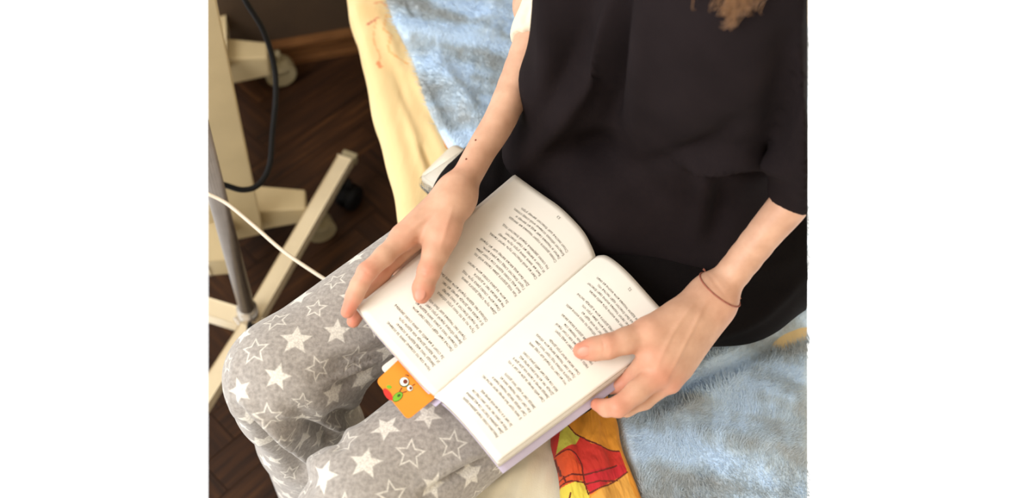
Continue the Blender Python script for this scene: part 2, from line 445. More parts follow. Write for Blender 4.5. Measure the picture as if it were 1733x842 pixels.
for (z0, z1, off) in ((.046, .056, .024), (.0, .012, .024)):
    m_ = wall_box('moulding', -.45, 1.6, .006, z0, z1, M_base, off); m_.parent = bb

# rest of the room, unseen: ceiling and walls added to cut ambient light, the window side stays open
def shell(name, verts, mat): o = mesh(name, verts, [(0, 1, 2, 3), (7, 6, 5, 4), (0, 4, 5, 1), (1, 5, 6, 2), (2, 6, 7, 3), (3, 7, 4, 0)], mat); tag(o, kind='structure'); return o
M_ceil = plain('ceiling_paint', srgb(225, 215, 198), .9, 5, .02)
def boxv(x0, x1, y0, y1, z0, z1): return [(x0, y0, z0), (x1, y0, z0), (x1, y1, z0), (x0, y1, z0), (x0, y0, z1), (x1, y0, z1), (x1, y1, z1), (x0, y1, z1)]
shell('ceiling', boxv(-2.6, 2.2, -2.4, 3.0, 2.6, 2.7), M_ceil)
shell('wall_right', boxv(2.1, 2.2, -2.4, 3.0, 0, 2.6), M_ceil)
shell('wall_front', boxv(-2.6, 2.2, -2.4, -2.3, 0, 2.6), M_ceil)
shell('wall_far', boxv(-2.6, 2.2, 2.9, 3.0, 0, 2.6), M_ceil)

# ---------------------------------------------------------------- bed: mattress, sheet, orange print, fleece blanket
def bed_xy(s, w): return BED_O[0] + BT[0] * s + BN[0] * w, BED_O[1] + BT[1] * s + BN[1] * w
ZB = .50
S0, S1, WI = -.75, .62, .78
mt = bmesh.new(); rotb = axes((BT[0], BT[1], 0))
cxy = bed_xy((S0 + S1) / 2, .03 + WI / 2)
box_bm(mt, (cxy[0], cxy[1], ZB - .14), ((S1 - S0) / 2, WI / 2 - .02, .10), rotb, .02)
bed = empty('bed', (cxy[0], cxy[1], 0))
mo = from_bm('mattress', mt, plain('mattress_cover', srgb(220, 210, 190), .8), None, True); clip(mo)
fb = bmesh.new(); box_bm(fb, (cxy[0], cxy[1], ZB - .30), ((S1 - S0) / 2, WI / 2 - .03, .05), rotb, .006)
fo = from_bm('bed_frame', fb, plain('dark_bed_wood', srgb(70, 46, 30), .5)); clip(fo)
lg = []
for s_ in (S0 + .08, S1 - .06):
    for w_ in (.10,):
        b = bmesh.new(); x, y = bed_xy(s_, w_); box_bm(b, (x, y, (ZB - .35) / 2), (.025, .025, (ZB - .35) / 2), rotb, .003); lg.append(from_bm('leg', b, bpy.data.materials['dark_bed_wood']))
adopt(bed, mo, fo, *lg)
tag(bed, 'bed with thick mattress under the yellow sheet, its edge beside the dark floor', 'bed')

def poly_in(x, y, poly):
    ins = np.zeros(len(x), bool); n = len(poly)
    for i in range(n):
        x0, y0 = poly[i]; x1, y1 = poly[(i + 1) % n]
        c = ((y0 > y) != (y1 > y)); ins ^= c & (x < (x1 - x0) * (y - y0) / (y1 - y0 + 1e-12) + x0)
    return ins
def poly_d(x, y, line):
    b = np.full(len(x), 9.0)
    for i in range(len(line) - 1):
        a = np.array(line[i]); d = np.array(line[i + 1]) - a; t = np.clip(((x - a[0]) * d[0] + (y - a[1]) * d[1]) / (d @ d + 1e-12), 0, 1)
        b = np.minimum(b, np.hypot(x - a[0] - t * d[0], y - a[1] - t * d[1]))
    return b
def bedpx(px, py, z=ZB + .004): p = at(px, py, z); return (p[0], p[1])

ns, nw = 560, 300
S = np.linspace(S0, S1, ns)[:, None] * np.ones((1, nw)); wa = np.concatenate([np.linspace(-.16, 0, 90)[:-1], np.linspace(0, .62, nw - 89)])
Wd = np.ones((ns, 1)) * wa[None, :]
rr = .03; ar = rr * math.pi / 2
w_ = np.where(Wd < -ar, 0, np.where(Wd < 0, rr * (1 - np.sin(np.clip(-Wd / rr, 0, math.pi / 2))), Wd + rr)) - .012
z_ = np.where(Wd < -ar, ZB - rr + (Wd + ar), np.where(Wd < 0, ZB - rr * (1 - np.cos(np.clip(-Wd / rr, 0, math.pi / 2))), ZB))
tuck = np.clip((-Wd - .085) / .06, 0, 1); hang = np.clip(-Wd / .1, 0, 1); z_ = np.where(Wd < -.085, ZB - rr + (np.maximum(Wd, -.145) + ar), z_); w_ = w_ + .02 * hang ** 2 + .06 * tuck ** 2
w_ = w_ - hang * (.0035 * np.sin(S * 31 + 2 * vnoise(S * 5, Wd * 3, 5)) + .002 * np.sin(S * 67)) + hang * .004
def ridge(sa_, wa_, sb, wb, wd_, amp):
    a = np.array([sa_, wa_]); d = np.array([sb, wb]) - a; t = np.clip(((S - a[0]) * d[0] + (Wd - a[1]) * d[1]) / (d @ d), 0, 1)
    r = np.hypot(S - a[0] - t * d[0], Wd - a[1] - t * d[1]); return amp * np.exp(-(r / wd_) ** 2) * np.sin(np.pi * np.clip(t * .9 + .05, 0, 1))
def sw(px, py): p = at(px, py, ZB) ; q = p[:2] - BED_O; return (q @ BT, q @ BN)
z_ = z_ + .0035 * vnoise(S * 9, Wd * 16, 2)
for pts, wd_, amp in [(((672, 120), (745, 235)), .008, .007), (((660, 165), (700, 310)), .007, .006), (((700, 200), (735, 285)), .009, .006),
                      (((645, 110), (690, 260)), .006, -.004), (((688, 245), (712, 300)), .005, -.005), (((618, 20), (660, 130)), .01, .005),
                      (((800, 842), (850, 790)), .008, .006), (((840, 842), (880, 770)), .012, .008), (((880, 842), (920, 760)), .008, .004), (((790, 820), (830, 800)), .004, -.004)]:
    a = sw(*pts[0]); b = sw(*pts[1]); z_ = z_ + ridge(a[0], a[1], b[0], b[1], wd_, amp)
X = BED_O[0] + BT[0] * S + BN[0] * w_; Y = BED_O[1] + BT[1] * S + BN[1] * w_
P = np.stack([X, Y, z_], 2).reshape(-1, 3)
ii = np.arange(ns * nw).reshape(ns, nw)
Q = np.stack([ii[:-1, :-1], ii[1:, :-1], ii[1:, 1:], ii[:-1, 1:]], 2).reshape(-1, 4)
sh = np_mesh('bed_sheet', P, Q, M_sheet)
x, y = P[:, 0], P[:, 1]
colr = np.tile(np.array(srgb(230, 202, 148)), (len(P), 1))
low = np.clip((.55 - y) / .1, 0, 1)[:, None]; colr = colr * (1 - low) + np.array(srgb(250, 244, 224)) * low
def paint(poly, c, z=ZB + .003):
    m = poly_in(x, y, [bedpx(*p, z) for p in poly]); colr[m] = srgb(*c)
def pline(line, c, w=.0012):
    L = [bedpx(*p) for p in line]; L = [tuple(q) for q in catmull(L, 4)]; m = poly_d(x, y, L) < w; colr[m] = srgb(*c)
sep = np.clip((vnoise(x * 30, y * 30, 8, 2) + .1) * 3, 0, 1)[:, None] * np.clip((.75 - np.abs(y - 1.0) * 3), 0, 1)[:, None]
colr = colr * (1 - .35 * sep) + np.array(srgb(236, 180, 110)) * .35 * sep
paint([(590, 0), (600, 0), (700, 330), (684, 335), (640, 160)], (232, 204, 150))
paint([(756, 215), (768, 215), (790, 262), (760, 262), (748, 240)], (242, 150, 52), ZB)
pline([(622, 38), (632, 33), (640, 28)], (200, 110, 84), .0018); pline([(632, 4), (645, 0), (656, 8)], (220, 150, 104), .0014)
pline([(637, 30), (632, 62), (642, 90), (641, 110)], (226, 176, 122), .0012); pline([(640, 102), (643, 108)], (222, 146, 96), .003)
pline([(655, 20), (650, 50), (662, 60), (658, 85), (690, 105)], (228, 172, 110), .0012)
attr(sh.data, 'print', 'FLOAT_COLOR', colr); clip(sh)
tag(sh, 'pale yellow cotton sheet hanging over the bed edge beside the floor', 'sheet')

# the folded printed cloth: a strip lying on the sheet
na, nb = 260, 150
cl_l = [(948, 660), (933, 735), (937, 770), (944, 800), (948, 850), (952, 900)]; cl_r = [(1020, 655), (1042, 715), (1050, 755), (1064, 795), (1084, 845), (1100, 900)]
Lc = np.array(catmull([at(*p, ZB + .006)[:2] for p in cl_l], 20)); Rc = np.array(catmull([at(*p, ZB + .006)[:2] for p in cl_r], 20))
ti = np.linspace(0, 1, na); Li = np.stack([np.interp(ti, np.linspace(0, 1, len(Lc)), Lc[:, k]) for k in (0, 1)], 1); Ri = np.stack([np.interp(ti, np.linspace(0, 1, len(Rc)), Rc[:, k]) for k in (0, 1)], 1)
u = np.linspace(0, 1, nb)[None, :, None]; G = Li[:, None, :] * (1 - u) + Ri[:, None, :] * u
uu = u[:, :, 0] * np.ones((na, 1)); tt = ti[:, None] * np.ones((1, nb))
zz = ZB + .004 + .022 * np.sqrt(np.clip(1 - (2 * uu - 1) ** 4, 0, 1)) + .003 * np.sin(uu * 15 + 2 * vnoise(tt * 4, uu * 3, 3)) + .002 * vnoise(tt * 9, uu * 14, 6)
P = np.concatenate([G, zz[:, :, None]], 2).reshape(-1, 3); ii = np.arange(na * nb).reshape(na, nb)
Q = np.stack([ii[:-1, :-1], ii[1:, :-1], ii[1:, 1:], ii[:-1, 1:]], 2).reshape(-1, 4)
cp = np_mesh('printed_cloth', P, Q, M_sheet)
x, y = P[:, 0], P[:, 1]; colr = np.tile(np.array(srgb(226, 150, 44)), (len(P), 1)); ZC = ZB + .024
bedpx_ = bedpx
def bedpx(px, py, z=ZC): p = at(px, py, z); return (p[0], p[1])
paint([(930, 735), (950, 722), (956, 735), (945, 770), (932, 772)], (206, 44, 44), ZC)
paint([(948, 730), (960, 718), (982, 738), (975, 750), (944, 762)], (206, 200, 78), ZC)
paint([(975, 750), (982, 738), (1000, 752), (1050, 764), (1062, 798), (1000, 836), (940, 815), (936, 770), (944, 762)], (206, 50, 38), ZC)
paint([(940, 764), (965, 762), (985, 790), (990, 815), (938, 822)], (226, 84, 38), ZC)
paint([(945, 822), (985, 812), (998, 833), (998, 900), (948, 900)], (236, 216, 80), ZC)
paint([(996, 842), (1062, 800), (1064, 808), (1100, 900), (998, 900)], (226, 164, 70), ZC)
paint([(990, 800), (1055, 785), (1062, 798), (998, 834)], (200, 34, 44), ZC)
for L in ([(958, 716), (980, 737), (1010, 754), (1048, 763)], [(944, 764), (965, 762), (983, 780), (989, 812), (996, 836)], [(940, 812), (965, 803), (1010, 800), (1044, 786)],
          [(943, 768), (950, 790), (952, 800)], [(955, 803), (958, 812)], [(990, 818), (1020, 815), (1045, 812)], [(996, 834), (1030, 820), (1062, 798)], [(938, 822), (960, 814), (990, 815)], [(964, 842), (966, 833)]):
    pline(L, (110, 34, 22), .0008)
attr(cp.data, 'print', 'FLOAT_COLOR', colr); bedpx = bedpx_
tag(cp, 'folded orange cotton cloth printed with red and yellow patches beside the blue blanket', 'cloth')

# fleece blanket, its edge running from upper left down to the printed cloth
edge_px = [(640, -60), (657, 0), (672, 40), (700, 95), (716, 150), (738, 205), (772, 262), (850, 380), (950, 540), (1030, 660), (1046, 710), (1058, 760), (1084, 850), (1110, 930)]
E_ = np.array(catmull([at(*p, ZB + .014)[:2] for p in edge_px], 16))
na, nb = 420, 300
di = np.concatenate([[0], np.cumsum(np.linalg.norm(np.diff(E_, axis=0), axis=1))]); tq = np.linspace(0, di[-1], na)
Ei = np.stack([np.interp(tq, di, E_[:, k]) for k in (0, 1)], 1); uq = np.linspace(0, 1, nb) ** 1.25 * .62
dirn = np.array([.93, .36]); dirn /= np.linalg.norm(dirn)
G = Ei[:, None, :] + uq[None, :, None] * dirn; SS = tq[:, None] * np.ones((1, nb)); UU = np.ones((na, 1)) * uq[None, :]
lip = np.clip(UU / .010, 0, 1); zt = ZB + .002 + .014 * np.sqrt(1 - (1 - lip) ** 2)
zt = zt + .010 * vnoise(SS * 9, UU * 9, 11, 2) * np.clip(UU / .04, 0, 1) + .003 * vnoise(SS * 30, UU * 30, 12, 2)
def bridge(p0, p1, wd_, amp, Gx):
    a = at(*p0, ZB + .015)[:2]; d = at(*p1, ZB + .015)[:2] - a; t = np.clip(((Gx - a) @ d) / (d @ d), 0, 1)
    r = np.linalg.norm(Gx - a - t[..., None] * d, axis=-1); return amp * np.exp(-(r / wd_) ** 2) * np.sin(np.pi * np.clip(t * .86 + .07, 0, 1))
for p0, p1, wd_, amp in [((730, 100), (830, 235), .014, .012), ((720, 130), (790, 240), .012, -.007), ((690, 5), (705, 30), .006, -.008), ((850, 0), (800, 90), .02, .008),
                         ((1090, 695), (1290, 592), .010, -.026), ((1290, 592), (1400, 540), .012, -.022), ((1110, 670), (1300, 575), .02, .014), ((1100, 720), (1250, 640), .02, .010),
                         ((1150, 770), (1380, 740), .03, .012), ((1150, 830), (1230, 760), .02, -.008), ((1260, 640), (1380, 700), .03, .010)]:
    zt = zt + bridge(p0, p1, wd_, amp, G)
P = np.concatenate([G, zt[:, :, None]], 2).reshape(-1, 3); ii = np.arange(na * nb).reshape(na, nb)
Q = np.stack([ii[:-1, :-1], ii[1:, :-1], ii[1:, 1:], ii[:-1, 1:]], 2).reshape(-1, 4)
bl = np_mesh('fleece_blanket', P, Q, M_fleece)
# pile: short leaning tufts
NT_ = 170000; rs = np.random.RandomState(3); fi = rs.rand(NT_) * (na - 1.01); fj = rs.rand(NT_) ** (1 / 1.25) * (nb - 1.01)
i0 = fi.astype(int); j0 = fj.astype(int); PG = P.reshape(na, nb, 3); fa = (fi - i0)[:, None]; fb_ = (fj - j0)[:, None]
root = (PG[i0, j0] * (1 - fa) + PG[i0 + 1, j0] * fa) * (1 - fb_) + (PG[i0, j0 + 1] * (1 - fa) + PG[i0 + 1, j0 + 1] * fa) * fb_
nrm = np.cross(PG[i0 + 1, j0] - PG[i0, j0], PG[i0, j0 + 1] - PG[i0, j0]); nrm /= np.linalg.norm(nrm, axis=1)[:, None] + 1e-9; nrm *= np.sign(nrm[:, 2:3])
fld = 2.6 + 4.5 * vnoise(root[:, 0] * 6, root[:, 1] * 16, 21, 2) + rs.randn(NT_) * .35
lean = np.stack([np.cos(fld), np.sin(fld), np.zeros(NT_)], 1)
ln = (.0055 + .004 * rs.rand(NT_))[:, None]; tipv = root + (nrm * .55 + lean * .8 + rs.randn(NT_, 3) * .12) * ln
side = np.cross(lean, nrm); side /= np.linalg.norm(side, axis=1)[:, None]; side *= .0005
visible = ((tipv - np.array([0, 0, H])) @ (np.array(LIMITS[1][1]) / np.linalg.norm(LIMITS[1][1])) < 0)
root, tipv, side = root[visible], tipv[visible], side[visible]; n_ = len(root)
Pv = np.concatenate([root - side, root + side, tipv]); Tq = np.stack([np.arange(n_), np.arange(n_) + n_, np.arange(n_) + 2 * n_], 1)
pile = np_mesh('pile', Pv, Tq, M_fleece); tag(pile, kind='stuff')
clip(bl); pile.parent = bl
tag(bl, 'light blue fluffy fleece blanket spread on the bed under the seated person', 'blanket')

# ---------------------------------------------------------------- the seated person
FW = np.array([-.875, -.484, 0]); LS = np.array([.484, -.875, 0])     # the way she faces, her left
person = empty('person', (-.12, .28, 0))
A = lambda *p: at(*p)
# skin: right arm and hand
vdir = np.array([0, .556, -.83])
def perp(a, b): d = np.array(b) - np.array(a); return np.cross(d, vdir)
rf = Field((-.30, .28, .58), (.06, .90, .86), .0016)
arm = [A(925, 0, .80), A(893, 90, .775), A(850, 195, .75), A(816, 252, .738), A(791, 297, .73), A(768, 335, .728)]
rf.chain(catmull(arm, 4), list(np.interp(np.linspace(0, 5, 21), range(6), [.0275, .0252, .0222, .0198, .0192, .0215])), .003, perp(arm[0], arm[4]), .72)
rf.cone(A(768, 332, .728), A(683, 400, .718), .0178, .0125, .014)
rf.cone(A(772, 328, .728), A(746, 400, .722), .0178, .0145, .010)
rf.cone(A(770, 340, .722), A(712, 388, .712), .0165, .0115, .012)
rf.cone(A(774, 325, .715), A(700, 402, .695), .0160, .0120, .012)
rf.cone(A(774, 335, .705), A(716, 402, .678), .0140, .0110, .012)
rf.cone(A(745, 398, .716), A(725, 402, .708), .011, .008, .012)
fin = .0022
rf.chain([A(754, 385, .724), A(737, 428, .718), A(726, 458, .714), A(716, 488, .7085), A(713, 501, .7075)], [.0142, .0118, .0100, .0093, .0070], .006, join=.008)
rf.chain([A(683, 402, .718), A(650, 433, .718), A(621, 460, .716), A(608, 482, .709), A(600, 500, .703), A(588, 527, .695)], [.0112, .0092, .0089, .0080, .0077, .0062], .004, join=.006)
rf.chain([A(695, 410, .700), A(668, 436, .694), A(645, 463, .690), A(620, 505, .682), A(598, 543, .676)], [.0110, .0092, .0086, .0076, .0063], .004, join=fin)
rf.chain([A(705, 415, .684), A(672, 448, .668), A(690, 478, .660), A(712, 495, .658)], [.0105, .0086, .0076, .0062], .004, join=fin)
rf.chain([A(716, 408, .674), A(700, 440, .655), A(722, 462, .650), A(740, 475, .650)], [.0095, .0076, .0068, .0055], .004, join=fin)
rP, rQ = rf.net()
# left arm and hand
lf = Field((.06, .30, .60), (.48, .82, .84), .0016)
arm2 = [A(1450, 190, .88), A(1347, 331, .80), A(1296, 392, .765), A(1229, 476, .722), A(1205, 502, .712)]
lf.chain(catmull(arm2, 4), list(np.interp(np.linspace(0, 4, 17), range(5), [.0250, .0200, .0180, .0172, .0195])), .003, perp(arm2[0], arm2[3]), .90)
lf.cone(A(1205, 500, .710), A(1105, 562, .712), .0185, .0135, .014)
lf.cone(A(1205, 505, .710), A(1100, 602, .702), .0190, .0125, .014)
lf.cone(A(1203, 512, .706), A(1116, 632, .694), .0190, .0120, .014)
lf.cone(A(1203, 522, .702), A(1133, 645, .682), .0175, .0120, .014)
lf.cone(A(1198, 535, .696), A(1150, 620, .680), .0140, .0110, .012)
lf.cone(A(1160, 545, .708), A(1120, 600, .702), .0170, .0130, .012)
lf.chain([A(1145, 540, .712), A(1095, 564, .712), A(1060, 576, .711), A(1028, 586, .708), A(1005, 590, .7045), A(984, 593, .7025)], [.0150, .0140, .0115, .0108, .0100, .0078], .006, join=.008)
lf.chain([A(1098, 606, .700), A(1072, 636, .676), A(1052, 650, .664), A(1034, 656, .661)], [.0112, .0088, .0078, .0062], .004, join=fin)
lf.chain([A(1110, 636, .694), A(1078, 662, .690), A(1046, 688, .684), A(1026, 690, .674), A(1010, 684, .668)], [.0122, .0102, .0092, .0078, .0060], .004, join=.004)
lf.chain([A(1128, 645, .684), A(1090, 676, .668), A(1060, 690, .660), A(1035, 684, .652)], [.0110, .0088, .0078, .0062], .004, join=fin)
lf.chain([A(1140, 640, .678), A(1105, 662, .655), A(1080, 668, .648), A(1060, 662, .645)], [.0100, .0076, .0068, .0055], .004, join=fin)
lf.keep(np.array([-.0008, 0, 0]) + LIMITS[1][0], LIMITS[1][1])
lP, lQ = lf.net()
# hidden under the clothes: trunk, thighs, shins, feet
KR, KL = A(484, 640, .570), A(622, 850, .570)
HRp, HLp = A(880, 340, .588), A(1045, 500, .588)
bf = Field((-.42, .02, 0), (.42, .95, 1.12), .008)
bf.cone(HRp + (0, 0, .0), KR, .045, .035, .02); bf.cone(HLp, KL, .045, .035, .02)
footR, footL = KR + (.01, .03, -.50), KL + (.02, .03, -.50)
for k_, f_ in ((KR, footR), (KL, footL)):
    bf.cone(k_, f_, .032, .026, .02); bf.cone(f_ + (0, 0, -.035), f_ + FW * .15 + (0, 0, -.05), .03, .022, .03)
bf.cone(np.array([.14, .72, .62]), np.array([.20, .60, .62]), .075, .075, .05); bf.cone(np.array([.165, .66, .62]), np.array([.15, .66, .95]), .075, .08, .06)
bf.cone(np.array([.11, .75, 1.0]), np.array([.21, .57, 1.0]), .05, .05, .06)
bf.cone(np.array([.09, .79, .99]), A(912, 10, .76), .04, .03, .03)
bf.keep(np.array([-.02, 0, 0]) + LIMITS[1][0], LIMITS[1][1]); bf.keep((0, 0, .003), (0, 0, -1))
bP, bQ = bf.net()
Pall = np.concatenate([rP, lP, bP]); Qall = np.concatenate([rQ, lQ + len(rP), bQ + len(rP) + len(lP)])
body = np_mesh('body', Pall, Qall, M_skin)
fl_ = np.zeros(len(Pall))
for (px, py, z, w, k) in [(713, 500, .708, .014, .9), (722, 458, .72, .011, .6), (748, 395, .73, .018, .3), (590, 525, .70, .014, .9), (597, 543, .68, .012, .9), (619, 460, .72, .012, .7), (683, 400, .72, .016, .35),
                        (640, 458, .69, .02, .6), (770, 300, .73, .02, .3), (984, 593, .705, .014, .9), (1028, 585, .712, .011, .55), (1095, 562, .715, .015, .35), (1010, 684, .67, .014, .8), (1046, 688, .685, .014, .7), (1052, 650, .665, .02, .7),
                        (1118, 640, .70, .018, .5), (1098, 606, .71, .016, .4), (1215, 520, .71, .02, .35), (1140, 655, .69, .015, .5)]:
    fl_ = np.maximum(fl_, k * np.exp(-(np.linalg.norm(Pall - A(px, py, z), axis=1) / w) ** 2))
attr(body.data, 'flush', 'FLOAT', fl_)
folds(body, [([(712, 461), (722, 466), (736, 461)], .0010, -.0006), ([(711, 456), (722, 459), (738, 455)], .0010, -.0005), ([(612, 452), (622, 462), (634, 470)], .0012, -.0005),
             ([(1019, 574), (1022, 586), (1021, 602)], .0010, -.0007), ([(1025, 573), (1028, 586), (1027, 602)], .0010, -.0005),
             ([(1180, 505), (1140, 560), (1112, 620)], .0022, .0010), ([(1195, 510), (1165, 570), (1130, 640)], .0022, .0010), ([(760, 345), (720, 370), (690, 392)], .0026, .0010),
             ([(766, 350), (757, 380), (745, 420)], .0022, .0008), ([(700, 408), (708, 404), (716, 412)], .0014, -.0006), ([(1198, 462), (1212, 480), (1232, 505)], .0016, -.0006)], 0)
adopt(person, body)
def nail(px, py, z, along, up, sx, sy):
    bm = bmesh.new(); bmesh.ops.create_uvsphere(bm, u_segments=16, v_segments=10, radius=1)
    x = Vector(along).normalized(); y = Vector(up).cross(x).normalized(); zz_ = x.cross(y); c = Vector(A(px, py, z))
    for v in bm.verts: v.co = c + x * (v.co.x * sx) + y * (v.co.y * sy) + zz_ * (v.co.z * .0016)
    o = from_bm('nail', bm, M_nail, None, True); adopt(person, o); return o
def skin_hit(px, py, o=body):
    T = BVHTree.FromObject(o, bpy.context.evaluated_depsgraph_get()); return T.ray_cast(CAMP - Vector(o.matrix_world.translation), ray(px, py))
bpy.context.view_layer.update()
_T = BVHTree.FromPolygons([tuple(p) for p in coords(body.data)], [tuple(q.vertices) for q in body.data.polygons])
for (px, py, qx, qy, sx, sy) in ((711, 497, 717, 478, .0066, .0050), (989, 594, 1008, 589, .0070, .0048)):
    h, n_, _, _ = _T.ray_cast(CAMP, ray(px, py)); h2 = _T.ray_cast(CAMP, ray(qx, qy))[0]
    if h is not None:
        bm = bmesh.new(); bmesh.ops.create_uvsphere(bm, u_segments=16, v_segments=10, radius=1); xx = (h - h2).normalized(); yy = n_.cross(xx).normalized(); zz_ = xx.cross(yy)
        for v in bm.verts: v.co = h - zz_ * .0006 + xx * (v.co.x * sx) + yy * (v.co.y * sy) + zz_ * (v.co.z * .0012)
        adopt(person, from_bm('nail', bm, M_nail, None, True))
# two small moles on the forearm
for (px, py) in ((789, 269), (805, 237)):
    h = _T.ray_cast(CAMP, ray(px, py))[0]
    if h is not None:
        bm = bmesh.new(); bmesh.ops.create_uvsphere(bm, u_segments=8, v_segments=6, radius=.0011); bmesh.ops.translate(bm, verts=bm.verts, vec=h); adopt(person, from_bm('mole', bm, M_brown, None, True))
# thread bracelet on her left wrist
wc = A(1218, 489, .718); ax_ = Vector(A(1296, 392, .765) - wc).normalized(); e1 = Vector(vdir).cross(ax_).normalized(); e2 = ax_.cross(e1)
ring = []
for k in range(48):
    a_ = 2 * math.pi * k / 48; d_ = e1 * math.cos(a_) + e2 * math.sin(a_)
    h = _T.ray_cast(Vector(wc) + d_ * .06 + ax_ * .004 * math.sin(a_), -d_)[0]
    if h is not None: ring.append(h + d_ * .0007)
br = tube('bracelet', ring, .0008, M_thread, None, 6, True); br['label'] = 'thin brown thread bracelet'; adopt(person, br)
hk = min(ring, key=lambda p: (p - Vector(A(1240, 515, .70))).length); hk2 = min(ring, key=lambda p: (p - Vector(A(1193, 465, .71))).length)
for c_ in (hk, hk2):
    kn = bmesh.new(); bmesh.ops.create_icosphere(kn, subdivisions=1, radius=.0016); bmesh.ops.translate(kn, verts=kn.verts, vec=c_)
    adopt(person, from_bm('knot', kn, M_thread, None, True))
tl = []
for c_, dd in ((hk, (.004, -.001, .001)), (hk, (.003, -.004, .0)), (hk2, (-.004, .002, .002)), (hk2, (-.003, .004, .001))):
    v_, f_ = tube_data([c_, Vector(c_) + Vector(dd) * .6 + Vector((0, 0, .001)), Vector(c_) + Vector(dd)], .0005, 5); o_ = mesh('thread_end', v_, f_, M_thread, None, True); adopt(person, o_)

# pyjama trousers
pf = Field((-.36, .03, .03), (.34, .86, .72), .0042)
pr, pl = .060, .063
kr2 = KR + (0, 0, .004); kl2 = KL + (0, 0, .004)
pf.cone(HRp + (0, 0, -.004), kr2, pr + .002, .058, .015); pf.cone(kr2, kr2 + (.006, .02, -.20), .058, .060, .015); pf.cone(kr2 + (.006, .02, -.20), footR + (0, 0, .06), .062, .066, .02)
pf.cone(A(560, 670, .53), A(480, 670, .51), .028, .045, .03)
tmp = pf.v.copy(); pf.v[:] = .2
pf.cone(HLp + (0, 0, -.004), kl2, pl + .002, .063, .015); pf.cone(kl2, kl2 + (.015, .02, -.20), .063, .064, .015); pf.cone(kl2 + (.015, .02, -.20), footL + (0, 0, .06), .068, .070, .02)
hh = np.maximum(.012 - np.abs(pf.v - tmp), 0) / .012; pf.v = np.minimum(pf.v, tmp) - hh * hh * .012 * .25
pf.cone(HRp, HLp, .058, .058, .03)
# keep the seat on top of the blanket: cut flat where the bed is
Xg = pf.ax[0][:, None, None]; Yg = pf.ax[1][None, :, None]; Zg = pf.ax[2][None, None, :]
wbed = (Xg - BED_O[0]) * BN[0] + (Yg - BED_O[1]) * BN[1]
pf.v = np.maximum(pf.v, np.minimum(ZB + .018 - Zg, wbed + .028).astype(np.float32))
pP, pQ = pf.net(); pants = np_mesh('pyjama_trousers', pP, pQ, M_star)
folds(pants, [([(640, 612), (570, 640), (490, 655)], .007, .005), ([(655, 600), (600, 622), (530, 640)], .005, -.008), ([(650, 570), (590, 586), (520, 600)], .006, .005),
              ([(650, 590), (600, 605), (560, 612)], .004, -.006), ([(418, 705), (445, 735), (480, 775), (520, 815)], .013, -.026), ([(485, 700), (525, 720), (575, 750)], .010, -.020), ([(456, 688), (500, 708), (550, 724), (590, 722)], .007, .012),
              ([(410, 678), (450, 712), (490, 745), (530, 785)], .008, .014),
              ([(560, 655), (600, 645), (640, 622)], .008, -.010), ([(640, 690), (600, 705), (560, 705)], .01, -.012), ([(838, 772), (790, 796), (715, 835)], .0045, -.009), ([(840, 755), (780, 780), (710, 820)], .006, .004),
              ([(545, 775), (600, 720), (660, 670)], .008, .003), ([(700, 640), (640, 700), (580, 750)], .010, .002), ([(400, 600), (392, 680), (420, 780)], .006, .003), ([(500, 480), (560, 440), (620, 400)], .010, .002)], 0)
Pp = coords(pants.data).astype(float)
def leg_uv(P, hip, knee, foot, rad=.060):
    """unroll a bent trouser leg: V runs along its outer side, U around it"""
    hip, knee, foot = map(np.array, (hip, knee, foot)); d1 = (knee - hip) / np.linalg.norm(knee - hip); d2 = (foot - knee) / np.linalg.norm(foot - knee)
    nb_ = np.cross(d1, d2); nb_ /= np.linalg.norm(nb_); o1 = -np.cross(nb_, d1); o2 = -np.cross(nb_, d2)     # outward side in the bend plane
    if (o1 @ d2) > 0: o1, o2 = -o1, -o2
    path = [hip + o1 * rad + d1 * t for t in (-.1, 0)] + [knee + rad * v / np.linalg.norm(v) for v in (o1 * (1 - t) + o2 * t for t in np.linspace(0, 1, 10))] + [foot + o2 * rad]
    path = np.array(path); cum = np.concatenate([[0], np.cumsum(np.linalg.norm(np.diff(path, axis=0), axis=1))])
    Pi = P - ((P - knee) @ nb_)[:, None] * nb_; best = np.full(len(P), 9.0); V = np.zeros(len(P))
    for i in range(len(path) - 1):
        a = path[i]; d = path[i + 1] - a; t = np.clip(((Pi - a) @ d) / (d @ d), 0, 1); r = np.linalg.norm(Pi - a - t[:, None] * d, axis=1); m = r < best; best[m] = r[m]; V[m] = (cum[i] + t * (cum[i + 1] - cum[i]))[m]
    bc = np.full(len(P), 9.0); inp = np.zeros(len(P))
    for a, b, o_ in ((hip, knee, o1), (knee, foot, o2)):
        d = b - a; t = np.clip(((P - a) @ d) / (d @ d), 0 if a is knee else -1, 1); q = P - a - t[:, None] * d; r = np.linalg.norm(q, axis=1); m = r < bc; bc[m] = r[m]
        qi = q - (q @ nb_)[:, None] * nb_; inp[m] = (np.linalg.norm(qi, axis=1) * np.sign(q @ o_ + 1e-6))[m]
    return np.arctan2((P - knee) @ nb_, inp) * rad * 1.1, V, bc
u1, v1, b1 = leg_uv(Pp, HRp, kr2, footR); u2, v2, b2 = leg_uv(Pp, HLp, kl2, footL); m_ = b1 < b2
attr(pants.data, 'leg_uv', 'FLOAT_VECTOR', np.stack([np.where(m_, u1, u2 + .5), np.where(m_, v1, v2 + .013), Pp[:, 0] * 0], 1)); adopt(person, pants)

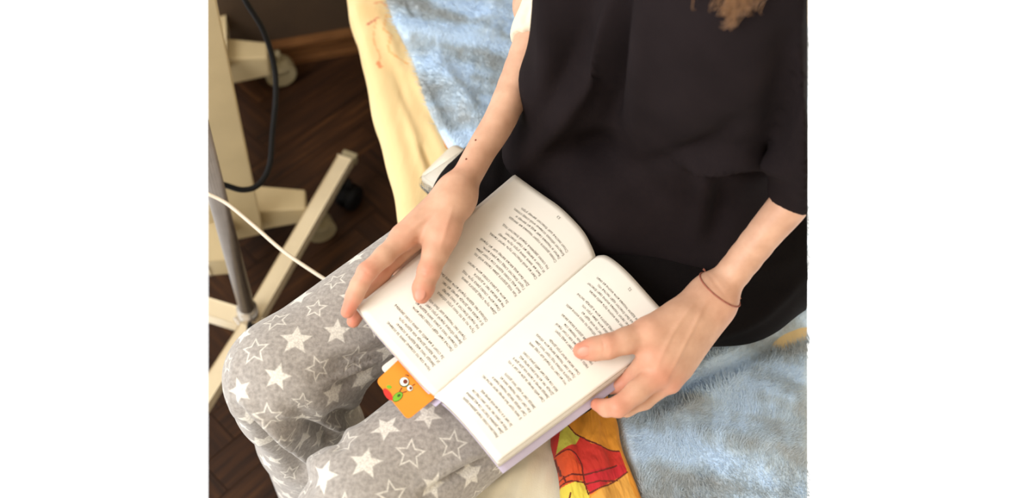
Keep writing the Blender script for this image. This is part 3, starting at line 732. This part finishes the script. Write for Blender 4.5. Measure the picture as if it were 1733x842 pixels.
# long black skirt-like hem over the lap
kf = Field((-.14, .32, .505), (.46, .98, .80), .0045)
kf.cone(HRp + (0, 0, -.002), A(822, 375, .585), .072, .066, .03); kf.cone(HLp + (0, 0, -.004), A(935, 600, .580), .075, .070, .03)
kf.cone(A(922, 232, .585), A(812, 332, .580), .060, .050, .03); kf.cone(A(912, 290, .605), A(860, 352, .600), .066, .062, .03)
kf.cone(A(1060, 500, .60), A(1125, 520, .590), .060, .058, .03)
kf.cone(np.array([.15, .76, .60]), np.array([.245, .60, .595]), .098, .092, .04); kf.cone(np.array([.245, .61, .58]), np.array([.36, .74, .57]), .085, .09, .04)
kf.cone(np.array([.10, .72, .61]), np.array([.16, .60, .61]), .09, .085, .05); kf.cone(np.array([.20, .80, .60]), np.array([.33, .68, .60]), .09, .09, .05)
kf.keep((0, 0, ZB + .019), (0, 0, -1)); kf.keep(LIMITS[1][0], LIMITS[1][1])
kP, kQ = kf.net(); skirt = np_mesh('black_skirt', kP, kQ, M_skirt)
folds(skirt, [([(1120, 520), (1200, 480), (1340, 440)], .010, .005), ([(1200, 575), (1280, 540), (1360, 470)], .010, .004), ([(760, 280), (800, 320), (830, 350)], .008, .005), ([(880, 170), (860, 260), (850, 330)], .008, -.006)], 0)
adopt(person, skirt)

# oversized black t-shirt
tf = Field((-.14, .30, .58), (.50, 1.0, 1.10), .0048)
for (c, hw, r, z) in (((.160, .690), .075, .100, .665), ((.140, .690), .085, .096, .75), ((.120, .685), .090, .098, .85), ((.112, .660), .095, .104, .94), ((.115, .66), .11, .10, 1.03)):
    c3 = np.array([c[0], c[1], z]); tf.cone(c3 - LS * hw, c3 + LS * (hw - .035), r, r, .05)
tf.cone(A(960, 150, .78), A(900, 258, .685), .035, .020, .05); tf.cone(A(900, 258, .685), A(1015, 340, .680), .020, .033, .05)
tf.cone(A(1030, 365, .680), A(1200, 395, .670), .035, .04, .05)
tf.cone(A(958, -30, .92), A(948, 130, .80), .028, .032, .05)
sleeve = np.full(tf.n, .2, np.float32); s0_, s1_ = A(1352, 318, .802), A(1462, 90, .98); tf.cone(s0_, s1_, .0300, .060, .01, v=sleeve)
nn = (s0_ - s1_) / np.linalg.norm(s0_ - s1_); c0_ = A(1368, 268, .802); Xg = tf.ax[0][:, None, None]; Yg = tf.ax[1][None, :, None]; Zg = tf.ax[2][None, None, :]
sleeve = np.maximum(sleeve, ((Xg - c0_[0]) * nn[0] + (Yg - c0_[1]) * nn[1] + (Zg - c0_[2]) * nn[2]).astype(np.float32)); tf.v = np.minimum(tf.v, sleeve)     # her left sleeve
# the hem is open and cut level
tf.keep((0, 0, .642), (0, 0, -1)); tf.keep((0, 0, 1.085), (0, 0, 1)); tf.keep(LIMITS[1][0], LIMITS[1][1])
tP, tQ = tf.net(); shirt = np_mesh('black_t_shirt', tP, tQ, M_shirt)
folds(shirt, [([(1045, -10), (1020, 80), (960, 180), (880, 285)], .012, .018), ([(1062, 0), (1050, 100), (1035, 200)], .008, -.018), ([(990, 60), (960, 130), (920, 200)], .016, -.008), ([(1085, 0), (1080, 120), (1070, 220)], .014, .006),
              ([(1150, 272), (1210, 262), (1270, 252), (1325, 285)], .010, .022), ([(1190, 290), (1230, 284), (1290, 288)], .010, -.022), ([(1190, 265), (1195, 320), (1180, 400)], .010, .010), ([(1215, 300), (1215, 350), (1210, 400)], .012, -.008),
              ([(1080, 280), (1150, 265), (1220, 230), (1250, 200)], .010, -.008), ([(1340, 40), (1330, 120), (1310, 220)], .014, -.012), ([(920, 20), (925, 100), (915, 190)], .012, .006)], 0)
adopt(person, shirt)
# cream sleeve of the tee worn underneath
sf = Field((-.14, .58, .68), (.20, 1.0, 1.0), .003)
sf.chain([A(893, 85, .775), A(902, 50, .785), A(940, -30, .83), A(1000, -110, .92)], [.0290, .0300, .036, .045], .006, perp(arm[0], arm[4]), .70)
n_s = A(893, 90, .775) - A(908, 40, .788); sf.keep(A(892, 74, .775), n_s)
sP, sQ = sf.net(); slv = np_mesh('cream_sleeve', sP, sQ, M_tee); folds(slv, [([(880, 30), (890, 60), (905, 80)], .004, .002), ([(895, 10), (885, 40)], .004, -.003)], 0); adopt(person, slv)
# ends of her long hair
hv = []; hf = []
rh = np.random.RandomState(9)
_Ts = BVHTree.FromPolygons([tuple(p) for p in coords(shirt.data)], [tuple(q.vertices) for q in shirt.data.polygons])
for k in range(150):
    tipx = 1243 + rh.randn() * 18; ty = 4 + rh.rand() * 22 - abs(tipx - 1238) * .2
    if k % 4 == 0: tipx = 1236 + rh.randn() * 6; ty = 20 + rh.rand() * 26
    h = _Ts.ray_cast(CAMP, ray(tipx, max(ty, 2)))[0]
    if h is None: continue
    p2 = np.array(h) + (CAMP - h).normalized() * (.008 + rh.rand() * .006)
    p1 = p2 + np.array([rh.randn() * .003, .004, .022]); p0 = p2 + np.array([rh.randn() * .004, -.004, .09]); p3 = p2 + np.array([rh.randn() * .002, rh.randn() * .001, -.003])
    c = catmull([p0, p1, p2, p3], 5); n0 = len(hv)
    v_, f_ = tube_data(c, [.0003] * (len(c) - 3) + [.00024, .0002, .0001], 3); hv += [tuple(q) for q in v_]; hf += [tuple(i + n0 for i in q) for q in f_]
hair = mesh('hair', hv, hf, M_hair, None, True); hair['kind'] = 'stuff'; hair['label'] = 'light brown hair ends'; adopt(person, hair)
tag(person, 'person in black t-shirt and grey star pyjamas seated on bed, holding open book', 'person')

# ---------------------------------------------------------------- the open book
book = empty('open_book', tuple(A(870, 555, .66)))
near_a = [(1008, 434, .688), (1001, 416, .693), (985, 388, .697), (950, 352, .700), (915, 327, .699), (873, 297, .696)]
far_a = [(736, 669, .677), (722, 657, .680), (700, 632, .683), (660, 587, .690), (632, 555, .692), (605, 520, .692)]
near_b = [(1008, 434, .688), (1014, 432, .690), (1030, 434, .692), (1062, 460, .696), (1114, 517, .693), (1150, 552, .686)]
far_b = [(736, 669, .677), (748, 675, .679), (762, 686, .680), (786, 711, .684), (815, 745, .682), (843, 780, .676)]
def resample(pts, n):
    c = np.array(catmull([A(*p) for p in pts], 12)); d = np.concatenate([[0], np.cumsum(np.linalg.norm(np.diff(c, axis=0), axis=1))]); q = np.linspace(0, d[-1], n)
    return np.stack([np.interp(q, d, c[:, k]) for k in range(3)], 1)
class Page:
    def __init__(s, far, near, nu=40, nv=36):
        s.F = resample(far, nu); s.N = resample(near, nu); s.nu = nu
        v = np.linspace(0, 1, nv)[None, :, None]; s.G = s.F[:, None] * (1 - v) + s.N[:, None] * v
        s.G[:, :, 2] += -.0015 * np.sin(np.pi * v[0, :, 0])[None, :] * np.linspace(0, 1, nu)[:, None]
    def pos(s, u, v):
        nu, nv = s.G.shape[:2]; fu = np.clip(np.asarray(u) * (nu - 1), 0, nu - 1.001); fv = np.clip(np.asarray(v) * (nv - 1), 0, nv - 1.001)
        i = fu.astype(int); j = fv.astype(int); a = (fu - i)[..., None]; b = (fv - j)[..., None]
        return (s.G[i, j] * (1 - a) + s.G[i + 1, j] * a) * (1 - b) + (s.G[i, j + 1] * (1 - a) + s.G[i + 1, j + 1] * a) * b
def block(pg, thick, mat, name, off=0.0, flip=False, shrink=0.0, grow=0.0):
    """a solid of paper: the page surface on top, the same surface lower down beneath"""
    G = pg.G.copy(); nu, nv = G.shape[:2]
    if grow:
        o_ = G[-1] - G[-2]; o_ /= np.linalg.norm(o_, axis=1)[:, None]; G[-1] += o_ * grow
    top = G - np.array([0, 0, off]); t = thick * np.clip(np.linspace(0, 1, nu) * 6, .25, 1)
    bot = top.copy(); bot[:, :, 2] -= t[:, None]; outward = (pg.G[-1] - pg.G[0]); outward /= np.linalg.norm(outward, axis=1)[:, None]
    bot += outward[None] * (np.linspace(0, 1, nu)[:, None, None] * thick * .25)
    V = np.concatenate([top.reshape(-1, 3), bot.reshape(-1, 3)]); ii = np.arange(nu * nv).reshape(nu, nv); jj = ii + nu * nv; fs = []
    def quad(a, b, c, d): fs.append((a, d, c, b) if flip else (a, b, c, d))
    for i in range(nu - 1):
        for j in range(nv - 1):
            quad(ii[i, j], ii[i + 1, j], ii[i + 1, j + 1], ii[i, j + 1]); quad(jj[i, j], jj[i, j + 1], jj[i + 1, j + 1], jj[i + 1, j])
        quad(ii[i, 0], jj[i, 0], jj[i + 1, 0], ii[i + 1, 0]); quad(ii[i, nv - 1], ii[i + 1, nv - 1], jj[i + 1, nv - 1], jj[i, nv - 1])
    for j in range(nv - 1):
        quad(ii[0, j], ii[0, j + 1], jj[0, j + 1], jj[0, j]); quad(ii[-1, j], jj[-1, j], jj[-1, j + 1], ii[-1, j + 1])
    o = mesh(name, V, fs, mat); me = o.data
    n_ = (nu - 1) * (nv - 1) * 2 + (nu - 1) * 2
    sm = [False] * len(me.polygons)
    for i in range(0, (nu - 1) * ((nv - 1) * 2 + 2)): sm[i] = True
    me.polygons.foreach_set('use_smooth', sm); me.shade_flat() if False else None
    return o
pa, pb = Page(far_a, near_a), Page(far_b, near_b)
sharp = []
blockA = block(pa, .0060, M_edge, 'right_pages', .0006, True); blockB = block(pb, .0095, M_edge, 'left_pages', .0006)
def sheet(pg, name, lift=0.0, du=0.0, dv=0.0):
    G = pg.G.copy(); G[:, :, 2] += lift; nu, nv = G.shape[:2]; s_ = np.linspace(0, 1, nu)[:, None, None] ** 2
    o_ = (pg.G[-1] - pg.G[0]); o_ /= np.linalg.norm(o_, axis=1)[:, None]; v_ = pg.G[:, -1] - pg.G[:, 0]; v_ /= np.linalg.norm(v_, axis=1)[:, None]
    G = G + o_[None] * s_ * du + v_[:, None] * dv; ii = np.arange(nu * nv).reshape(nu, nv)
    Q = np.stack([ii[:-1, :-1], ii[1:, :-1], ii[1:, 1:], ii[:-1, 1:]], 2).reshape(-1, 4)
    if pg is pa: Q = Q[:, ::-1]
    o = np_mesh(name, G.reshape(-1, 3), Q, M_page); sd = o.modifiers.new('thickness', 'SOLIDIFY'); sd.thickness = .0001; return o
parts = [blockA, blockB, sheet(pa, 'page', .0002), sheet(pb, 'page', .0002), sheet(pa, 'page', -.0012, .0020, .0008), sheet(pa, 'page', -.0030, .0034, .0002), sheet(pb, 'page', -.0020, .0012, -.0010), sheet(pb, 'page', -.0045, .0020, .0010)]
covA = block(pa, .0007, M_lilac, 'cover', .0072, True, grow=.0015); covB = block(pb, .0009, M_lilac, 'cover', .0112, grow=.0085); covA['label'] = 'lilac paper cover'; covB['label'] = 'lilac paper cover'
# rounded spine of the cover, curling out at the top of the book
sp = []; g0, g1 = pa.pos(0, 0), pa.pos(0, 1); d_ = (g1 - g0) / np.linalg.norm(g1 - g0); lat = np.cross([0, 0, 1], d_); lat /= np.linalg.norm(lat)
for t_ in (-.004, 1.0):
    c_ = g0 + d_ * (t_ if t_ < 0 else np.linalg.norm(g1 - g0)) + np.array([0, 0, -.008])
    for k in range(9):
        a_ = math.pi * k / 8; sp.append(c_ + lat * math.cos(a_) * .006 + np.array([0, 0, 1]) * (-math.sin(a_) * .005 + .003))
spine = mesh('spine', sp, [(k, k + 1, k + 10, k + 9) for k in range(8)], M_lilac, None, True); sd = spine.modifiers.new('thickness', 'SOLIDIFY'); sd.thickness = .0009
parts += [covA, covB, spine]
# printed verse: seven stanzas of four lines a page, read from the side the person sits on
WORDS = 'и в на не как но что за по над был мой свет снег ночь день сон дом лес путь шаг след тихо снова ветер небо река дождь окно весна зима слово утро вечер листья облака тишина дорога деревья осенью молча вдали летит идёт стоит блестит горит звезда под луной'.split()
def stanza_text(rs_, ragged):
    out = []
    for s_ in range(7):
        n = ragged[s_]
        for l_ in range(4):
            w = []; 
            while len(' '.join(w)) < n + rs_.randint(-8, 3): w.append(WORDS[rs_.randint(len(WORDS))])
            t_ = ' '.join(w); t_ = t_[0].upper() + t_[1:] + (',' if l_ in (0, 2) else '.' if l_ == 3 else ''); out.append(t_)
        out.append('')
    return '\n'.join(out[:-1])
def print_text(body_, pg, u_of, v_of, name):
    cu = bpy.data.curves.new(name, 'FONT'); cu.body = body_; cu.resolution_u = 1; cu.size = 1; cu.space_line = 1.3; cu.fill_mode = 'FRONT'
    tmp_ = bpy.data.objects.new(name, cu); COL.objects.link(tmp_); bpy.context.view_layer.update()
    me = bpy.data.meshes.new_from_object(tmp_.evaluated_get(bpy.context.evaluated_depsgraph_get())); bpy.data.objects.remove(tmp_)
    P = coords(me).astype(float); q = pg.pos(u_of(P[:, 0], P[:, 1]), v_of(P[:, 0], P[:, 1])); q[:, 2] += .00045
    me.vertices.foreach_set('co', q.astype(np.float32).ravel()); me.update(); me.materials.clear(); return link(me, name, M_ink)
rs_ = np.random.RandomState(5)
V0, VP = .066, .0247       # first baseline and line pitch as parts of the page length
fu = .0255 * .93           # em height along v
wA = .0215; 
tA = print_text(stanza_text(rs_, [34, 36, 33, 31, 36, 33, 35]), pa, lambda x, y: .185 + x * .0300, lambda x, y: V0 - y * VP / 1.3, 'printed_text')
tB = print_text(stanza_text(rs_, [36, 34, 36, 33, 31, 35, 38]), pb, lambda x, y: .80 - x * .0300, lambda x, y: V0 - y * VP / 1.3, 'printed_text')
nA = print_text('53', pa, lambda x, y: .44 + x * .034, lambda x, y: .962 - y * .02, 'page_number'); nB = print_text('52', pb, lambda x, y: .50 - x * .034, lambda x, y: .955 - y * .02, 'page_number')
parts += [tA, tB, nA, nB]; adopt(book, *parts)
tag(book, 'open paperback of verse with lilac cover held on the lap', 'book')

# bookmark
def card(name, pts, z, thick, mat, rnd=6):
    """flat card with rounded corners from its corner points"""
    C_ = [A(p[0], p[1], p[2] if len(p) > 2 else z) for p in pts]; out = []; n = len(C_)
    for i in range(n):
        a = C_[i]; p = C_[i - 1]; q = C_[(i + 1) % n]; r_ = .005
        e = a + (p - a) / np.linalg.norm(p - a) * r_; f = a + (q - a) / np.linalg.norm(q - a) * r_
        for k in range(rnd + 1): t_ = k / rnd; out.append((1 - t_) ** 2 * e + 2 * t_ * (1 - t_) * a + t_ * t_ * f)
    m = len(out); V = [tuple(o) for o in out] + [tuple(o - np.array([0, 0, thick])) for o in out]
    fs = [tuple(range(m)), tuple(range(m, 2 * m))[::-1]] + [(i, i + m, (i + 1) % m + m, (i + 1) % m) for i in range(m)]
    o = mesh(name, V, fs, mat); bm = bmesh.new(); bm.from_mesh(o.data); bmesh.ops.recalc_face_normals(bm, faces=bm.faces); bm.to_mesh(o.data); bm.free(); return o
ZM = .672
bk = empty('bookmark', tuple(A(690, 655, ZM))); cd = card('card', [(636, 644), (681, 602), (742, 668), (690, 710)], ZM, .0006, M_orange)
def dot(name, px, py, rx, ry, rot, mat, lift):
    c = A(px, py, ZM) + np.array([0, 0, lift]); n = 20; ex = A(px + 1, py, ZM) - A(px, py, ZM); ey = A(px, py - 1, ZM) - A(px, py, ZM); V = []
    for zz__ in (0, -.00025):
        for k in range(n):
            a_ = 2 * math.pi * k / n; X_, Y_ = rx * math.cos(a_), ry * math.sin(a_); V.append(c + ex * (X_ * math.cos(rot) - Y_ * math.sin(rot)) + ey * (X_ * math.sin(rot) + Y_ * math.cos(rot)) + np.array([0, 0, zz__]))
    return mesh(name, V, [tuple(range(n))] + [(i, i + n, (i + 1) % n + n, (i + 1) % n) for i in range(n)], mat)
pr_ = [cd, dot('eye', 684, 646, 8.6, 8.6, 0, M_dkgreen, .0003), dot('eye', 684, 645.5, 7.4, 7.4, 0, M_white, .0004), dot('pupil', 686, 645.5, 3.8, 3.8, 0, M_brown, .0005),
       dot('eye', 693.5, 656.5, 5.6, 5.6, 0, M_dkgreen, .0003), dot('eye', 693.5, 656.5, 4.8, 4.8, 0, M_white, .0004), dot('pupil', 695, 656.5, 2.4, 2.8, 0, M_brown, .0005),
       dot('berry', 656.5, 667, 12, 5, -.95, M_red, .00035), dot('berry_leaf', 658.5, 654.5, 4.5, 3, -.2, M_green, .0004),
       dot('caterpillar', 673, 671, 10.5, 6.6, .75, M_dkgreen, .0003), dot('caterpillar', 673, 671, 9.5, 5.8, .75, M_green, .0004), dot('belly_spot', 675, 669, 3.2, 2.2, .75, M_dkgreen, .0005)]
for (p0, p1) in (((676, 662), (680, 656)), ((681, 664), (688, 662)), ((686, 634), (692, 636)), ((698, 652), (702, 650))):
    L_ = [A(p0[0], p0[1], ZM) + (0, 0, .0004), A(p1[0], p1[1], ZM) + (0, 0, .0004)]; pr_.append(tube('ink_line', L_, .0004, M_brown, None, 5))
adopt(bk, *pr_); tag(bk, 'orange bookmark card with cartoon eyes and green caterpillar sticking out of the book', 'bookmark')
sl = card('paper_slip', [(643, 622), (672, 600), (700, 618), (668, 645)], ZM - .004, .0004, M_page); tag(sl, 'small white paper slip behind the orange bookmark', 'paper')

# white tablet in a clear case beside her right hip
tb = empty('phone_case', tuple(A(800, 270, ZB + .02)))
def slab(name, c0, c1, width, z, thick, mat, r_, inset=0.0):
    """rounded slab: one long side runs from c0 to c1, the body lies to the right of it"""
    p, q = A(*c0, z), A(*c1, z); ex = q - p; L = np.linalg.norm(ex); ex /= L; ey = np.cross(ex, [0, 0, 1]); ctr = p + ex * L / 2 + ey * width / 2; lx, ly = L / 2 - inset, width / 2 - inset
    bm = bmesh.new(); n = 8; lo = []
    for (sx, sy, a0) in ((1, 1, 0), (-1, 1, 90), (-1, -1, 180), (1, -1, 270)):
        for k in range(n + 1):
            a_ = math.radians(a0 + 90 * k / n); lo.append(ctr + ex * (sx * (lx - r_) + math.cos(a_) * r_) + ey * (sy * (ly - r_) + math.sin(a_) * r_))
    vb = [bm.verts.new(p_ - np.array([0, 0, thick])) for p_ in lo]; f = bm.faces.new(vb[::-1]); e = bmesh.ops.extrude_face_region(bm, geom=[f])
    bmesh.ops.translate(bm, verts=[v for v in e['geom'] if isinstance(v, bmesh.types.BMVert)], vec=(0, 0, thick)); bmesh.ops.recalc_face_normals(bm, faces=bm.faces)
    bmesh.ops.bevel(bm, geom=[e_ for e_ in bm.edges if abs(e_.verts[0].co.z - e_.verts[1].co.z) < 1e-6], offset=thick * .3, segments=3, affect='EDGES')
    return from_bm(name, bm, mat, None, True)
zt_ = ZB + .040
sh1 = slab('battery_body', (709, 297), (769, 239), .05, zt_ - .002, .010, M_tablet, .010); sh2 = slab('clear_case', (703, 301), (918, 160), .06, zt_, .014, M_clear, .012)
sh2['label'] = 'clear plastic case'; adopt(tb, sh1, sh2); tag(tb, 'white device in a long clear plastic case beside the thigh, half under black cloth', 'case')

# ---------------------------------------------------------------- rolling table behind, on the left
def bx(name, cen, half, rot, mat, bev=.003, taper=None):
    bm = bmesh.new(); box_bm(bm, tuple(cen), half, rot, bev, taper); return from_bm(name, bm, mat)
rt = empty('rolling_table', tuple(A(430, 400, 0)))
pl0, pl1 = A(358, 416, .06), A(447, 396, .06); pd = pl1 - pl0; plen = np.linalg.norm(pd); pd /= plen; pn = np.array([-pd[1], pd[0], 0])
prt = axes(pd)
panel = bx('panel', (pl0 + pl1) / 2 + pn * .012 + (0, 0, .34), (plen / 2, .012, .34), prt, M_cream, .003)
def caster(name_p, c, rw, mat, dirv, parent_):
    """forked twin-wheel caster"""
    d = Vector(dirv).normalized(); y = Vector((0, 0, 1)).cross(d); out = []
    for s_ in (-1, 1):
        bm = bmesh.new(); bmesh.ops.create_cone(bm, cap_ends=True, segments=28, radius1=rw, radius2=rw, depth=.014)
        bmesh.ops.bevel(bm, geom=[e for e in bm.edges if abs(e.verts[0].co.z - e.verts[1].co.z) < 1e-6], offset=.003, segments=2, affect='EDGES')
        M_ = Matrix((d, Vector((0, 0, 1)), y)).transposed()
        for v in bm.verts: v.co = M_ @ v.co + Vector(c) + Vector((0, 0, rw)) + y * s_ * .010
        out.append(from_bm('wheel', bm, mat, None, False))
    bm = bmesh.new(); bmesh.ops.create_uvsphere(bm, u_segments=24, v_segments=12, radius=1)
    for v in bm.verts:
        v.co = Vector((v.co.x * rw * .95, v.co.y * .020, max(v.co.z, 0) * rw * .75)); v.co = Vector(c) + Vector((0, 0, rw * 1.25)) + d * v.co.x + y * v.co.y + Vector((0, 0, v.co.z))
    out.append(from_bm('caster_hood', bm, mat, None, True))
    bm = bmesh.new(); bmesh.ops.create_cone(bm, cap_ends=True, segments=12, radius1=.006, radius2=.006, depth=.03); bmesh.ops.translate(bm, verts=bm.verts, vec=Vector(c) + Vector((0, 0, rw * 2 + .008))); out.append(from_bm('stem', bm, mat, None, True))
    return out
def footbar(a_px, b_px, za, wid, hgt):
    a = A(*a_px, za); b = A(*b_px, za); d = b - a; L = np.linalg.norm(d); return bx('foot_bar', (a + b) / 2, (L / 2, wid, hgt), axes(d), M_cream, .004, .72)
f1 = footbar((432, 352), (519, 348), .075, .030, .030)
f2 = footbar((380, 104), (455, 100), .085, .030, .036)
c1 = caster('c', A(543, 398, .0), .027, M_cream2, (.7, .6, 0), rt); c2 = caster('c', A(476, 138, .0), .032, M_cream2, (.7, .5, 0), rt)
rail = bx('rail', (A(400, 352, .11) + A(395, 104, .12)) / 2 + (-.03, 0, .0), (.3, .018, .02), axes(A(395, 104, .12) - A(400, 352, .11)), M_cream, .003)
for o in [panel, f1, f2, rail]: clip(o, (0,))
adopt(rt, panel, f1, f2, rail, *c1, *c2); tag(rt, 'cream rolling table with broad upright panel and round casters at the left', 'table')

# ---------------------------------------------------------------- metal stand with cream square legs
st = empty('floor_stand', tuple(A(426, 545, 0)))
jt = A(424, 545, .075)
def beam(a, b, w=.0135, h=.011, mat=M_tube):
    a, b = np.array(a), np.array(b); d = b - a; return bx('leg', (a + b) / 2, (np.linalg.norm(d) / 2, w, h), axes(d), mat, .002)
b1_ = beam(A(584, 272, .085), A(424, 548, .085)); b2_ = beam(A(424, 552, .085), A(330, 700, .085)); b3_ = beam(A(418, 544, .078), A(300, 508, .078), .0155, .012)
pole = tube('pole', [jt + (0, 0, .035), jt + (0, 0, .62)], .0125, M_steel, None, 20); collar = tube('collar', [jt + (0, 0, .002), jt + (0, 0, .050)], .0165, M_chrome, None, 20)
kb = bx('bracket', jt + (0.002, -.004, .004), (.020, .020, .014), axes((.6, .8, 0)), M_chrome, .003)
nut = tube('knob', [A(404, 552, .075), A(416, 553, .075)], .011, M_brass, None, 12); bolt = tube('bolt', [jt + (.008, -.016, .022), jt + (.012, -.026, .022)], .006, M_black, None, 12)
bc = caster('c', A(592, 345, 0), .026, M_black, (.3, 1, 0), st)
cap = bx('end_cap', A(592, 266, .085), (.006, .0142, .0117), axes(A(584, 272, .085) - A(424, 548, .085)), M_cream2, .002)
for o in (b1_, b2_, b3_, pole, collar, kb, nut): clip(o, (0,))
adopt(st, b1_, b2_, b3_, pole, collar, kb, nut, bolt, cap, *bc)
tag(st, 'floor stand with grey metal pole and cream square legs on the dark floor', 'stand')

# cables
blk = tube('black_cable', catmull([A(400, -40, .55), A(415, 0, .52), A(444, 48, .48), A(463, 105, .44), A(467, 160, .41), A(461, 225, .38), A(456, 280, .36), A(438, 312, .35), A(412, 321, .35), A(384, 314, .36), A(362, 306, .37)], 8), .0042, M_black, None, 10)
clip(blk, (0,)); tag(blk, 'black cable hanging in a loop in front of the cream panel', 'cable')
wht = tube('white_cable', catmull([A(335, 322, .50), A(352, 328, .50), A(385, 345, .495), A(430, 382, .49), A(480, 425, .488), A(540, 466, .484), A(580, 490, .48)], 8), .0024, M_cordw, None, 10)
clip(wht, (0,)); tag(wht, 'thin white charging cable crossing the grey pole to the grey star pyjamas', 'cable')
